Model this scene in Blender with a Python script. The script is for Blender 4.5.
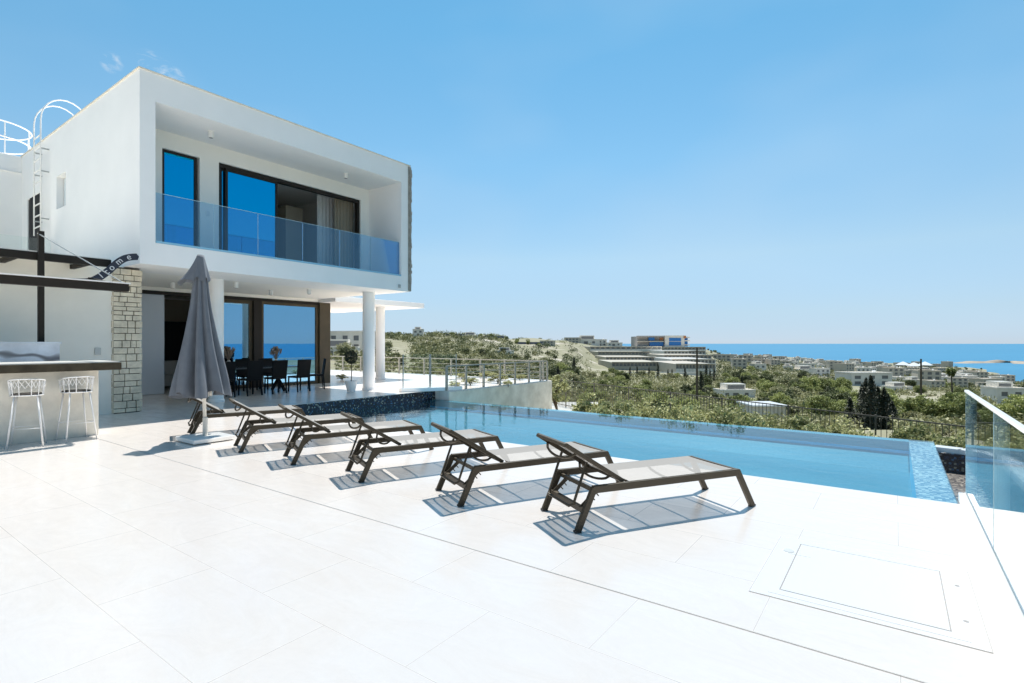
import bpy, math, random
import numpy as np
from mathutils import Vector, Matrix
R = math.radians
random.seed(7); rng = np.random.default_rng(11)
scene = bpy.context.scene
col = scene.collection
for o in list(bpy.data.objects): bpy.data.objects.remove(o)

# ------------------------------------------------------------------ camera
F, CX, HZ, EYE, YAW = 531.0, 512.0, 343.4, 1.45, R(35.8)
CS, SN = math.cos(YAW), math.sin(YAW)
cd = bpy.data.cameras.new('camera'); cam = bpy.data.objects.new('camera', cd); col.objects.link(cam)
cam.location = (0, 0, EYE); cam.rotation_euler = (R(90), 0, YAW)
cd.sensor_width = 36; cd.lens = 36*F/1024; cd.clip_start = .05; cd.clip_end = 120000
cd.shift_y = (HZ-341.5)/1024
scene.camera = cam

# ------------------------------------------------------------------ sky, sun, exposure
SUN_EL = R(68.5)
sdir_cam = Vector((.15, .99, 0)).normalized()                       # towards the sun, seen from the camera
sx = CS*sdir_cam.x - SN*sdir_cam.y; sy = SN*sdir_cam.x + CS*sdir_cam.y
to_sun = Vector((sx*math.cos(SUN_EL), sy*math.cos(SUN_EL), math.sin(SUN_EL)))
w = bpy.data.worlds.new('World'); scene.world = w; w.use_nodes = True
nt = w.node_tree; nt.nodes.clear(); N = nt.nodes.new; LK = nt.links.new
out = N('ShaderNodeOutputWorld'); bg = N('ShaderNodeBackground'); sky = N('ShaderNodeTexSky')
sky.sky_type = 'NISHITA'; sky.sun_disc = False; sky.sun_elevation = SUN_EL
sky.sun_rotation = math.atan2(to_sun.x, to_sun.y)
sky.altitude = 60; sky.air_density = 1.0; sky.dust_density = 0; sky.ozone_density = 3
tc = N('ShaderNodeTexCoord'); va = N('ShaderNodeVectorMath'); va.operation = 'ADD'; va.inputs[1].default_value = (0, 0, .0055)
LK(tc.outputs['Generated'], va.inputs[0]); LK(va.outputs[0], sky.inputs['Vector'])
bg.inputs['Strength'].default_value = .0975
sep = N('ShaderNodeSeparateXYZ'); LK(va.outputs[0], sep.inputs[0])
rmp = N('ShaderNodeValToRGB'); rmp.color_ramp.interpolation = 'LINEAR'; e = rmp.color_ramp.elements
e[0].position = 0; e[0].color = (.28, .355, .57, 1); e[1].position = 1; e[1].color = (.50, .82, .74, 1)
for p_, c_ in ((.015, (.30, .372, .575)), (.06, (.40, .43, .51)), (.16, (.60, .60, .545)), (.325, (.56, .73, .66)), (.52, (.476, .79, .716))):
    q_ = e.new(p_); q_.color = (*c_, 1)
LK(sep.outputs['Z'], rmp.inputs[0])
tint = N('ShaderNodeVectorMath'); tint.operation = 'MULTIPLY'; LK(sky.outputs[0], tint.inputs[0]); LK(rmp.outputs[0], tint.inputs[1]); LK(tint.outputs[0], bg.inputs['Color'])
def dirpix(px, py):
    X, Z = (px-CX)/F, (HZ-py)/F
    return Vector((CS*X-SN, SN*X+CS, Z)).normalized()
mask = None
nz = N('ShaderNodeTexNoise'); nz.inputs['Scale'].default_value = 34; nz.inputs['Detail'].default_value = 8; nz.inputs['Roughness'].default_value = .65
nz.inputs['Distortion'].default_value = 1.2
mp = N('ShaderNodeMapping'); mp.inputs['Scale'].default_value = (1, 1, 2.2); LK(tc.outputs['Generated'], mp.inputs[0]); LK(mp.outputs[0], nz.inputs['Vector'])
for (px, py, c0) in ((112, 63, .99988), (148, 61, .99985), (160, 69, .99985), (176, 76, .9999)):
    d = N('ShaderNodeVectorMath'); d.operation = 'DOT_PRODUCT'; d.inputs[1].default_value = dirpix(px, py); LK(tc.outputs['Generated'], d.inputs[0])
    m = N('ShaderNodeMapRange'); m.inputs['From Min'].default_value = c0; m.inputs['From Max'].default_value = 1; m.interpolation_type = 'SMOOTHSTEP'
    LK(d.outputs['Value'], m.inputs['Value'])
    if mask is None: mask = m.outputs[0]
    else:
        a = N('ShaderNodeMath'); a.operation = 'MAXIMUM'; LK(mask, a.inputs[0]); LK(m.outputs[0], a.inputs[1]); mask = a.outputs[0]
mr = N('ShaderNodeMapRange'); mr.inputs['From Min'].default_value = .47; mr.inputs['From Max'].default_value = .9; LK(nz.outputs[0], mr.inputs['Value'])
mm = N('ShaderNodeMath'); mm.operation = 'MULTIPLY'; LK(mask, mm.inputs[0]); LK(mr.outputs[0], mm.inputs[1])
vn = N('ShaderNodeTexNoise'); vn.inputs['Scale'].default_value = 2.1; vn.inputs['Detail'].default_value = 3; vn.inputs['Roughness'].default_value = .45; LK(mp.outputs[0], vn.inputs['Vector'])
vr = N('ShaderNodeMapRange'); vr.inputs['From Min'].default_value = .42; vr.inputs['From Max'].default_value = .72; vr.inputs['To Max'].default_value = .22; LK(vn.outputs[0], vr.inputs['Value'])
vm = N('ShaderNodeMix'); vm.data_type = 'RGBA'; LK(vr.outputs[0], vm.inputs[0]); LK(tint.outputs[0], vm.inputs[6]); vm.inputs[7].default_value = (2.6, 3.3, 3.9, 1); LK(vm.outputs[2], bg.inputs['Color'])
bg2 = N('ShaderNodeBackground'); bg2.inputs['Color'].default_value = (.9, .95, 1, 1); bg2.inputs['Strength'].default_value = .40
mx = N('ShaderNodeMixShader'); LK(mm.outputs[0], mx.inputs[0]); LK(bg.outputs[0], mx.inputs[1]); LK(bg2.outputs[0], mx.inputs[2])
LK(mx.outputs[0], out.inputs['Surface'])
sl = bpy.data.lights.new('sun', 'SUN'); sl.energy = 5.0; sl.angle = R(.55); sl.color = (1, .965, .91)
so = bpy.data.objects.new('sun', sl); col.objects.link(so); so.rotation_euler = to_sun.to_track_quat('Z', 'Y').to_euler(); so.location = (0, 0, 30)
scene.view_settings.view_transform = 'Standard'; scene.view_settings.look = 'None'; scene.view_settings.gamma = 1
scene.view_settings.exposure = 1.22
scene.cycles.max_bounces = 10; scene.cycles.transparent_max_bounces = 24; scene.cycles.diffuse_bounces = 7; scene.cycles.glossy_bounces = 5
scene.cycles.sample_clamp_indirect = 6; scene.cycles.sample_clamp_direct = .304

# ------------------------------------------------------------------ helpers
def gp(px, py, z=0):                                                # point on the level z seen at a pixel
    Y = (EYE-z)*F/(py-HZ); X = (px-CX)/F*Y
    return Vector((CS*X-SN*Y, SN*X+CS*Y, z))
def at(px, Y, z=0):                                                 # point in the direction of a column, at depth Y
    X = (px-CX)/F*Y
    return Vector((CS*X-SN*Y, SN*X+CS*Y, z))
def tag(o, label=None, cat=None, group=None, kind=None):
    if label: o['label'] = label
    if cat: o['category'] = cat
    if group: o['group'] = group
    if kind: o['kind'] = kind
    return o
def empty(name, loc, label=None, cat=None, group=None, rz=0):
    o = bpy.data.objects.new(name, None); col.objects.link(o); o.location = loc; o.rotation_euler = (0, 0, rz)
    o.empty_display_size = .2
    return tag(o, label, cat, group)
kids = {}
def children(o): return kids.get(o.name, [])
def copy_tree(o, parent=None):
    c = o.copy(); col.objects.link(c); c.parent = parent
    if parent is not None: kids.setdefault(parent.name, []).append(c)
    for ch in list(children(o)): copy_tree(ch, c)
    return c
class MB:
    def __init__(s): s.v = []; s.f = []
    def quadbox(s, c8):
        n = len(s.v); s.v += [tuple(p) for p in c8]
        s.f += [tuple(n+i for i in q) for q in ((0,3,2,1),(4,5,6,7),(0,1,5,4),(1,2,6,5),(2,3,7,6),(3,0,4,7))]
    def box(s, x0, x1, y0, y1, z0, z1):
        s.quadbox([(x0,y0,z0),(x1,y0,z0),(x1,y1,z0),(x0,y1,z0),(x0,y0,z1),(x1,y0,z1),(x1,y1,z1),(x0,y1,z1)]); return s
    def bar(s, p, q, w, h=None, up=(0,0,1)):
        h = h or w; p = Vector(p); q = Vector(q); d = (q-p).normalized(); u = Vector(up)
        if abs(d.dot(u)) > .98: u = Vector((1,0,0))
        a = d.cross(u).normalized(); b = a.cross(d).normalized(); a *= w/2; b *= h/2
        s.quadbox([p-a-b, p+a-b, q+a-b, q-a-b, p-a+b, p+a+b, q+a+b, q-a+b]); return s
    def tube(s, pts, r, n=8, closed=False, cap=True):
        pts = [Vector(p) for p in pts]; m = len(pts); base = len(s.v); prev = None
        rr = r if hasattr(r, '__len__') else [r]*m
        for i, p in enumerate(pts):
            if closed: t = (pts[(i+1) % m]-pts[i-1]).normalized()
            else: t = (pts[min(i+1, m-1)]-pts[max(i-1, 0)]).normalized()
            if prev is None:
                a = t.cross(Vector((0,0,1)))
                if a.length < .05: a = t.cross(Vector((1,0,0)))
            else: a = prev-t*prev.dot(t)
            a.normalize(); prev = a; b = t.cross(a)
            for k in range(n):
                an = 2*math.pi*k/n; s.v.append(tuple(p+(a*math.cos(an)+b*math.sin(an))*rr[i]))
        for i in range(m if closed else m-1):
            j = (i+1) % m
            for k in range(n): s.f.append((base+i*n+k, base+i*n+(k+1) % n, base+j*n+(k+1) % n, base+j*n+k))
        if cap and not closed:
            s.f.append(tuple(base+k for k in reversed(range(n)))); s.f.append(tuple(base+(m-1)*n+k for k in range(n)))
        return s
    def lathe(s, prof, c=(0,0,0), n=24, cap=True):
        base = len(s.v); m = len(prof)
        for r, z in prof:
            for k in range(n): an = 2*math.pi*k/n; s.v.append((c[0]+r*math.cos(an), c[1]+r*math.sin(an), c[2]+z))
        for i in range(m-1):
            for k in range(n): s.f.append((base+i*n+k, base+i*n+(k+1) % n, base+(i+1)*n+(k+1) % n, base+(i+1)*n+k))
        if cap:
            s.f.append(tuple(base+k for k in reversed(range(n)))); s.f.append(tuple(base+(m-1)*n+k for k in range(n)))
        return s
    def prism(s, poly, z0, z1):
        n = len(s.v); m = len(poly)
        s.v += [(x, y, z0) for x, y in poly]+[(x, y, z1) for x, y in poly]
        s.f.append(tuple(n+i for i in reversed(range(m)))); s.f.append(tuple(n+m+i for i in range(m)))
        for i in range(m): j = (i+1) % m; s.f.append((n+i, n+j, n+m+j, n+m+i))
        return s
    def slab(s, axis, a0, a1, us, vs, holes=()):
        """solid between a0..a1 on axis, over the rectangle us x vs of the other two axes, minus holes (u0,u1,v0,v1)"""
        U = sorted(set(list(us)+[h for q in holes for h in q[:2] if us[0] < h < us[1]]))
        Vv = sorted(set(list(vs)+[h for q in holes for h in q[2:] if vs[0] < h < vs[1]]))
        def solid(i, j):
            if i < 0 or j < 0 or i >= len(U)-1 or j >= len(Vv)-1: return False
            u = (U[i]+U[i+1])/2; v = (Vv[j]+Vv[j+1])/2
            return not any(q[0] < u < q[1] and q[2] < v < q[3] for q in holes)
        def P(a, u, v): return {'x': (a, u, v), 'y': (u, a, v), 'z': (u, v, a)}[axis]
        flip = axis == 'y'
        def quad(*p):
            n = len(s.v); s.v += p; q = (n, n+1, n+2, n+3); s.f.append(q[::-1] if flip else q)
        for i in range(len(U)-1):
            for j in range(len(Vv)-1):
                if not solid(i, j): continue
                u0, u1, v0, v1 = U[i], U[i+1], Vv[j], Vv[j+1]
                quad(P(a1,u0,v0), P(a1,u1,v0), P(a1,u1,v1), P(a1,u0,v1)); quad(P(a0,u0,v0), P(a0,u0,v1), P(a0,u1,v1), P(a0,u1,v0))
                if not solid(i-1, j): quad(P(a0,u0,v0), P(a1,u0,v0), P(a1,u0,v1), P(a0,u0,v1))
                if not solid(i+1, j): quad(P(a0,u1,v0), P(a0,u1,v1), P(a1,u1,v1), P(a1,u1,v0))
                if not solid(i, j-1): quad(P(a0,u0,v0), P(a0,u1,v0), P(a1,u1,v0), P(a1,u0,v0))
                if not solid(i, j+1): quad(P(a0,u0,v1), P(a1,u0,v1), P(a1,u1,v1), P(a0,u1,v1))
        return s
    def build(s, name, m, parent=None, bevel=0, smooth=False, weld=False):
        v = np.array(s.v, dtype=float)
        if parent is not None:
            r = parent
            while r.parent is not None: r = r.parent
            org = np.array(r.location)
        else: org = np.array([(v[:,0].min()+v[:,0].max())/2, (v[:,1].min()+v[:,1].max())/2, v[:,2].min()])
        me = bpy.data.meshes.new(name); me.from_pydata([tuple(p) for p in (v-org)], [], s.f); me.update()
        if smooth: me.polygons.foreach_set('use_smooth', [True]*len(me.polygons))
        o = bpy.data.objects.new(name, me); col.objects.link(o)
        if m is not None: me.materials.append(m)
        if parent is not None: o.parent = parent; kids.setdefault(parent.name, []).append(o)
        else: o.location = org
        if bevel:
            b = o.modifiers.new('bevel', 'BEVEL'); b.width = bevel; b.segments = 2; b.limit_method = 'ANGLE'
        return o

# ------------------------------------------------------------------ materials
def mat(name, c, rough=.6, metal=0, noise=0, nscale=5, bump=0, bscale=60, spec=.5, tint=None):
    m = bpy.data.materials.new(name); m.use_nodes = True; t = m.node_tree; b = t.nodes['Principled BSDF']
    b.inputs['Base Color'].default_value = (*c, 1); b.inputs['Roughness'].default_value = rough; b.inputs['Metallic'].default_value = metal
    b.inputs['Specular IOR Level'].default_value = spec
    tcn = t.nodes.new('ShaderNodeTexCoord')
    if noise:
        n = t.nodes.new('ShaderNodeTexNoise'); n.inputs['Scale'].default_value = nscale; n.inputs['Detail'].default_value = 6; n.inputs['Roughness'].default_value = .6
        t.links.new(tcn.outputs['Object'], n.inputs['Vector'])
        r = t.nodes.new('ShaderNodeMapRange'); r.inputs['From Min'].default_value = .3; r.inputs['From Max'].default_value = .7; t.links.new(n.outputs[0], r.inputs['Value'])
        mxn = t.nodes.new('ShaderNodeMix'); mxn.data_type = 'RGBA'; t.links.new(r.outputs[0], mxn.inputs[0])
        c2 = tint or tuple(x*(1-noise) for x in c)
        mxn.inputs[6].default_value = (*c2, 1); mxn.inputs[7].default_value = (*[min(1, x*(1+noise*.5)) for x in c], 1)
        t.links.new(mxn.outputs[2], b.inputs['Base Color'])
    if bump:
        n2 = t.nodes.new('ShaderNodeTexNoise'); n2.inputs['Scale'].default_value = bscale; n2.inputs['Detail'].default_value = 4; t.links.new(tcn.outputs['Object'], n2.inputs['Vector'])
        bn = t.nodes.new('ShaderNodeBump'); bn.inputs['Strength'].default_value = bump; bn.inputs['Distance'].default_value = .01
        t.links.new(n2.outputs[0], bn.inputs['Height']); t.links.new(bn.outputs[0], b.inputs['Normal'])
    return m
def glass(name, trans, refl, base=.04, mul=1.0, rough=0.0):
    """thin pane: fresnel-weighted coloured reflection over a tinted see-through"""
    m = bpy.data.materials.new(name); m.use_nodes = True; t = m.node_tree; t.nodes.clear(); n = t.nodes.new; L = t.links.new
    o = n('ShaderNodeOutputMaterial'); mxs = n('ShaderNodeMixShader'); tr = n('ShaderNodeBsdfTransparent'); g = n('ShaderNodeBsdfGlossy')
    tr.inputs[0].default_value = (*trans, 1); g.inputs['Color'].default_value = (*refl, 1); g.inputs['Roughness'].default_value = rough
    lw = n('ShaderNodeFresnel'); lw.inputs['IOR'].default_value = 1.5
    ge = n('ShaderNodeNewGeometry'); wz = n('ShaderNodeTexNoise'); wz.inputs['Scale'].default_value = 1.3; wz.inputs['Detail'].default_value = 1; L(ge.outputs['Position'], wz.inputs['Vector'])
    bz = n('ShaderNodeBump'); bz.inputs['Strength'].default_value = .012; bz.inputs['Distance'].default_value = .02; L(wz.outputs[0], bz.inputs['Height']); L(bz.outputs[0], g.inputs['Normal'])
    r = n('ShaderNodeMapRange'); r.inputs['From Min'].default_value = .04; r.inputs['From Max'].default_value = 1; r.inputs['To Min'].default_value = base; r.inputs['To Max'].default_value = mul
    L(lw.outputs[0], r.inputs['Value']); L(r.outputs[0], mxs.inputs[0]); L(tr.outputs[0], mxs.inputs[1]); L(g.outputs[0], mxs.inputs[2]); L(mxs.outputs[0], o.inputs[0])
    return m
M = {}
M['plaster'] = mat('white_plaster', (.86, .84, .82), .75, noise=.03, nscale=1.3, bump=.12, bscale=90)
M['soffit'] = mat('soffit_plaster', (.88, .85, .79), .8, noise=.04, nscale=1)
M['cream'] = mat('cream_plaster', (.80, .77, .69), .8, noise=.06, nscale=1.5, bump=.1)
M['coping'] = mat('roof_coping_stone', (.72, .66, .56), .6, noise=.1)
M['dark'] = mat('dark_aluminium', (.022, .017, .014), .5, spec=.25)
M['bronze'] = mat('bronze_aluminium', (.085, .066, .042), .5, noise=.15, nscale=3, spec=.25)
M['steel'] = mat('grey_steel', (.42, .43, .42), .35, .6)
M['railpaint'] = mat('taupe_rail_paint', (.30, .29, .25), .5)
M['whitemetal'] = mat('white_metal', (.74, .73, .71), .4)
M['beam'] = mat('charcoal_beam', (.022, .018, .014), .6, noise=.2, nscale=8, spec=.2)
M['canvas'] = mat('pergola_canvas', (.74, .73, .68), .8)
M['marble'] = mat('blue_grey_marble', (.58, .64, .72), .3, noise=.25, nscale=2.5)
M['barpanel'] = mat('bar_panel_stone', (.68, .65, .57), .7, noise=.15, nscale=4, bump=.2)
M['bartop'] = mat('bar_counter_wood', (.05, .04, .024), .6, noise=.5, nscale=6, spec=.25)
M['bartopface'] = mat('bar_top_stone', (.62, .60, .55), .4, noise=.1)
M['stone'] = mat('split_stone', (.70, .62, .48), .85, noise=.28, nscale=5, bump=.6, bscale=25)
M['mortar'] = mat('dark_mortar', (.07, .065, .055), .9)  # dark joint colour behind the stone blocks
M['frame'] = mat('lounger_frame', (.036, .029, .018), .5, 0, noise=.1, nscale=9, spec=.25)
M['rubber'] = mat('black_plastic', (.02, .02, .02), .6)
M['umb'] = mat('umbrella_fabric', (.115, .130, .152), .9, noise=.12, nscale=9, bump=.3, bscale=180)
M['pole'] = mat('umbrella_pole', (.55, .53, .48), .4, noise=.1)
M['concrete'] = mat('pale_concrete', (.80, .74, .64), .85, noise=.2, nscale=1.6, bump=.5, bscale=14, tint=(.55, .49, .40))
M['black'] = mat('black_furniture', (.006, .006, .007), .6, spec=.15)
M['tabletop'] = mat('smoked_table_top', (.10, .11, .12), .12)
M['interior'] = mat('beige_interior', (.42, .36, .28), .8)
M['darkwood'] = mat('dark_wardrobe', (.02, .015, .013), .5)
M['sofa'] = mat('pale_sofa', (.6, .57, .54), .9)
M['curtainw'] = mat('white_curtain', (.75, .74, .72), .9)
M['curtainb'] = mat('taupe_curtain', (.34, .29, .22), .9)
M['door'] = mat('door_leaf_paint', (.50, .53, .58), .25)
M['sign'] = mat('navy_sign_board', (.02, .024, .04), .6)
M['letters'] = mat('sign_letter_paint', (.62, .64, .66), .6)
M['coat'] = mat('basin_coping', (.78, .77, .74), .5, noise=.06)
M['bark'] = mat('bark', (.10, .075, .05), .9, noise=.3, nscale=12)
M['rock'] = mat('pale_rock', (.46, .42, .35), .9, noise=.3, nscale=2, bump=.6, bscale=8)
M['farwhite'] = mat('town_white_render', (.66, .625, .56), .8, noise=.14, nscale=.3)
M['farbeige'] = mat('town_beige_render', (.48, .43, .355), .8, noise=.12, nscale=.3)
M['farstone'] = mat('terrace_grey_stone', (.37, .35, .29), .85, noise=.15, nscale=.2)
M['fargrey'] = mat('town_roof_grey', (.30, .29, .28), .8)
M['farglass'] = mat('town_window', (.13, .135, .14), .3)
M['farblue'] = mat('hotel_blue_glass', (.03, .16, .42), .12, .3)
M['faror'] = mat('terracotta_render', (.42, .17, .07), .8)
M['solar'] = mat('solar_panel', (.05, .07, .12), .3)
M['asphalt'] = mat('asphalt', (.16, .15, .14), .9, noise=.2, nscale=1)
M['iron'] = mat('weathered_iron', (.085, .075, .06), .6)
M['glass_door'] = glass('blue_coated_glass', (.08, .30, .44), (.0, .56, 1.0), .64, .95)
M['glass_low'] = glass('lower_coated_glass', (.38, .52, .58), (.36, .70, .98), .62, .95)
M['glass_bal'] = glass('blue_balustrade_glass', (.80, .89, .95), (.5, .78, 1), .06, .7)
M['glass_deck'] = glass('clear_balustrade_glass', (.955, .98, .97), (.94, .98, 1), .03, .9)
M['glass_kerb'] = glass('clear_screen_glass', (.95, .98, .98), (.9, .96, 1), .01, .08)
M['glass_edge'] = mat('glass_edge', (.45, .62, .68), .2)
M['blueledge'] = mat('glass_shoe_blue', (.25, .50, .66), .3)

def leafmat(name, c1, c2, trans=.25):
    m = bpy.data.materials.new(name); m.use_nodes = True; t = m.node_tree; b = t.nodes['Principled BSDF']; n = t.nodes.new; L = t.links.new
    tcn = n('ShaderNodeTexCoord'); ns = n('ShaderNodeTexNoise'); ns.inputs['Scale'].default_value = 2.2; ns.inputs['Detail'].default_value = 5; L(tcn.outputs['Object'], ns.inputs['Vector'])
    oi = n('ShaderNodeObjectInfo'); ad = n('ShaderNodeMath'); ad.operation = 'MULTIPLY_ADD'; ad.inputs[1].default_value = .5; L(oi.outputs['Random'], ad.inputs[0]); L(ns.outputs[0], ad.inputs[2])
    r = n('ShaderNodeMapRange'); r.inputs['From Min'].default_value = .4; r.inputs['From Max'].default_value = 1.05; L(ad.outputs[0], r.inputs['Value'])
    mxn = n('ShaderNodeMix'); mxn.data_type = 'RGBA'; L(r.outputs[0], mxn.inputs[0]); mxn.inputs[6].default_value = (*c1, 1); mxn.inputs[7].default_value = (*c2, 1)
    L(mxn.outputs[2], b.inputs['Base Color']); b.inputs['Roughness'].default_value = .7
    tl = n('ShaderNodeBsdfTranslucent'); L(mxn.outputs[2], tl.inputs[0]); ms = n('ShaderNodeMixShader'); ms.inputs[0].default_value = trans
    L(b.outputs[0], ms.inputs[1]); L(tl.outputs[0], ms.inputs[2]); L(ms.outputs[0], t.nodes['Material Output'].inputs[0])
    return m
M['olive'] = leafmat('olive_leaves', (.12, .135, .06), (.33, .32, .18))
M['green'] = leafmat('green_leaves', (.085, .11, .032), (.27, .30, .10))
M['cyp'] = leafmat('cypress_leaves', (.016, .024, .014), (.035, .045, .022), .05)
M['scrub'] = leafmat('dry_scrub_leaves', (.075, .09, .032), (.235, .23, .11))
M['darkgreen'] = leafmat('dark_green_leaves', (.03, .042, .014), (.085, .105, .035), .15)
M['shrub'] = leafmat('shrub_leaves', (.13, .15, .055), (.36, .36, .17), .3)

def sling_mat():
    m = bpy.data.materials.new('grey_mesh_sling'); m.use_nodes = True; t = m.node_tree; b = t.nodes['Principled BSDF']; n = t.nodes.new; L = t.links.new
    b.inputs['Base Color'].default_value = (.15, .147, .14, 1); b.inputs['Roughness'].default_value = .8
    tcn = n('ShaderNodeTexCoord'); wv = n('ShaderNodeTexNoise'); wv.inputs['Scale'].default_value = 240; L(tcn.outputs['Object'], wv.inputs['Vector'])
    bn = n('ShaderNodeBump'); bn.inputs['Strength'].default_value = .25; bn.inputs['Distance'].default_value = .004; L(wv.outputs[0], bn.inputs['Height']); L(bn.outputs[0], b.inputs['Normal'])
    tr = n('ShaderNodeBsdfTransparent'); ms = n('ShaderNodeMixShader'); ms.inputs[0].default_value = .14
    L(b.outputs[0], ms.inputs[1]); L(tr.outputs[0], ms.inputs[2]); L(ms.outputs[0], t.nodes['Material Output'].inputs[0])
    return m
M['sling'] = sling_mat()

def deck_mat():
    m = bpy.data.materials.new('white_marble_tiles'); m.use_nodes = True; t = m.node_tree; b = t.nodes['Principled BSDF']; n = t.nodes.new; L = t.links.new
    g = n('ShaderNodeNewGeometry'); mpn = n('ShaderNodeMapping'); mpn.inputs['Location'].default_value = (1.18, -2.87, 0); L(g.outputs['Position'], mpn.inputs[0])
    br = n('ShaderNodeTexBrick'); br.inputs['Scale'].default_value = 1; br.inputs['Brick Width'].default_value = 1.2; br.inputs['Row Height'].default_value = .61
    br.inputs['Mortar Size'].default_value = .0022; br.inputs['Mortar Smooth'].default_value = .4; br.offset = .5
    br.inputs['Color1'].default_value = (.82, .752, .69, 1); br.inputs['Color2'].default_value = (.765, .70, .642, 1); br.inputs['Mortar'].default_value = (.27, .26, .25, 1); L(mpn.outputs[0], br.inputs['Vector'])
    def noise(sc, det, dist, lo, hi, scale=(1,1,1)):
        mpp = n('ShaderNodeMapping'); mpp.inputs['Scale'].default_value = scale; mpp.inputs['Rotation'].default_value = (0, 0, .5); L(g.outputs['Position'], mpp.inputs[0])
        ns = n('ShaderNodeTexNoise'); ns.inputs['Scale'].default_value = sc; ns.inputs['Detail'].default_value = det; ns.inputs['Distortion'].default_value = dist; ns.inputs['Roughness'].default_value = .6; L(mpp.outputs[0], ns.inputs['Vector'])
        r = n('ShaderNodeMapRange'); r.inputs['From Min'].default_value = .35; r.inputs['From Max'].default_value = .68; r.inputs['To Min'].default_value = lo; r.inputs['To Max'].default_value = hi; L(ns.outputs[0], r.inputs['Value']); return r.outputs[0]
    a = noise(1.4, 7, 1.5, .84, 1.0, (1, 2.4, 1)); c = noise(9, 5, .6, .96, 1.0)
    mu = n('ShaderNodeMath'); mu.operation = 'MULTIPLY'; L(a, mu.inputs[0]); L(c, mu.inputs[1])
    sc = n('ShaderNodeVectorMath'); sc.operation = 'SCALE'; L(br.outputs['Color'], sc.inputs[0]); L(mu.outputs[0], sc.inputs['Scale'])
    L(sc.outputs[0], b.inputs['Base Color']); b.inputs['Roughness'].default_value = .2; b.inputs['Specular IOR Level'].default_value = .5
    return m
M['deck'] = deck_mat()

def mosaic(name, cols, tile=.03, rough=.2, axes='xyz', bump=0):
    m = bpy.data.materials.new(name); m.use_nodes = True; t = m.node_tree; b = t.nodes['Principled BSDF']; n = t.nodes.new; L = t.links.new
    g = n('ShaderNodeNewGeometry'); o = n('ShaderNodeVectorMath'); o.operation = 'ADD'; o.inputs[1].default_value = (.0131, .0077, .0053); L(g.outputs['Position'], o.inputs[0])
    s = n('ShaderNodeVectorMath'); s.operation = 'SCALE'; s.inputs['Scale'].default_value = 1/tile; L(o.outputs[0], s.inputs[0])
    fl = n('ShaderNodeVectorMath'); fl.operation = 'FLOOR'; L(s.outputs[0], fl.inputs[0])
    wn = n('ShaderNodeTexWhiteNoise'); wn.noise_dimensions = '3D'; L(fl.outputs[0], wn.inputs['Vector'])
    cr = n('ShaderNodeValToRGB'); cr.color_ramp.interpolation = 'CONSTANT'; e = cr.color_ramp.elements
    e[0].position = 0; e[0].color = (*cols[0][1], 1); e[1].position = cols[1][0]; e[1].color = (*cols[1][1], 1)
    for p, c in cols[2:]: q = e.new(p); q.color = (*c, 1)
    L(wn.outputs['Value'], cr.inputs[0]); L(cr.outputs[0], b.inputs['Base Color']); b.inputs['Roughness'].default_value = rough
    return m
M['mosaic_dark'] = mosaic('dark_speckled_mosaic', [(0, (.006, .010, .022)), (.45, (.012, .026, .055)), (.66, (.004, .005, .008)), (.86, (.26, .24, .19)), (.94, (.05, .11, .18))], .032)
M['mosaic_pool'] = mosaic('pool_mosaic_shade_lift', [(0, (.08, .55, .84)), (.4, (.085, .58, .87)), (.75, (.07, .52, .80))], .03)  # brighter copy of the pool tile, colour lifted for the shaded walls
M['mosaic_floor'] = mosaic('pool_mosaic_sun_cut', [(0, (.105, .205, .25)), (.4, (.115, .215, .262)), (.75, (.095, .195, .24))], .03)  # darker copy of the pool tile, colour lowered for sunlit floor and lip
M['mosaic_weir'] = mosaic('weir_blue_white_mosaic', [(0, (.10, .14, .20)), (.3, (.42, .34, .35)), (.55, (.20, .20, .25)), (.8, (.62, .44, .42))], .034)
M['pebble'] = mosaic('basin_floor_pebble', [(0, (.085, .08, .075)), (.35, (.03, .03, .035)), (.6, (.14, .13, .12)), (.85, (.19, .18, .16))], .028)

def water_mat():
    m = bpy.data.materials.new('pool_water'); m.use_nodes = True; t = m.node_tree; t.nodes.clear(); n = t.nodes.new; L = t.links.new
    o = n('ShaderNodeOutputMaterial'); ms = n('ShaderNodeMixShader'); tr = n('ShaderNodeBsdfTransparent'); g = n('ShaderNodeBsdfGlossy'); fr = n('ShaderNodeFresnel'); fr.inputs['IOR'].default_value = 1.33
    tr.inputs[0].default_value = (.50, .78, .86, 1); g.inputs['Roughness'].default_value = .015; g.inputs['Color'].default_value = (.9, .97, 1, 1)
    ge = n('ShaderNodeNewGeometry'); ns = n('ShaderNodeTexNoise'); ns.inputs['Scale'].default_value = 2.6; ns.inputs['Detail'].default_value = 4; ns.inputs['Distortion'].default_value = .5; L(ge.outputs['Position'], ns.inputs['Vector'])
    bn = n('ShaderNodeBump'); bn.inputs['Strength'].default_value = .35; bn.inputs['Distance'].default_value = .02; L(ns.outputs[0], bn.inputs['Height']); L(bn.outputs[0], g.inputs['Normal']); L(bn.outputs[0], fr.inputs['Normal'])
    L(fr.outputs[0], ms.inputs[0]); L(tr.outputs[0], ms.inputs[1]); L(g.outputs[0], ms.inputs[2]); L(ms.outputs[0], o.inputs[0])
    return m
M['water'] = water_mat()
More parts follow.
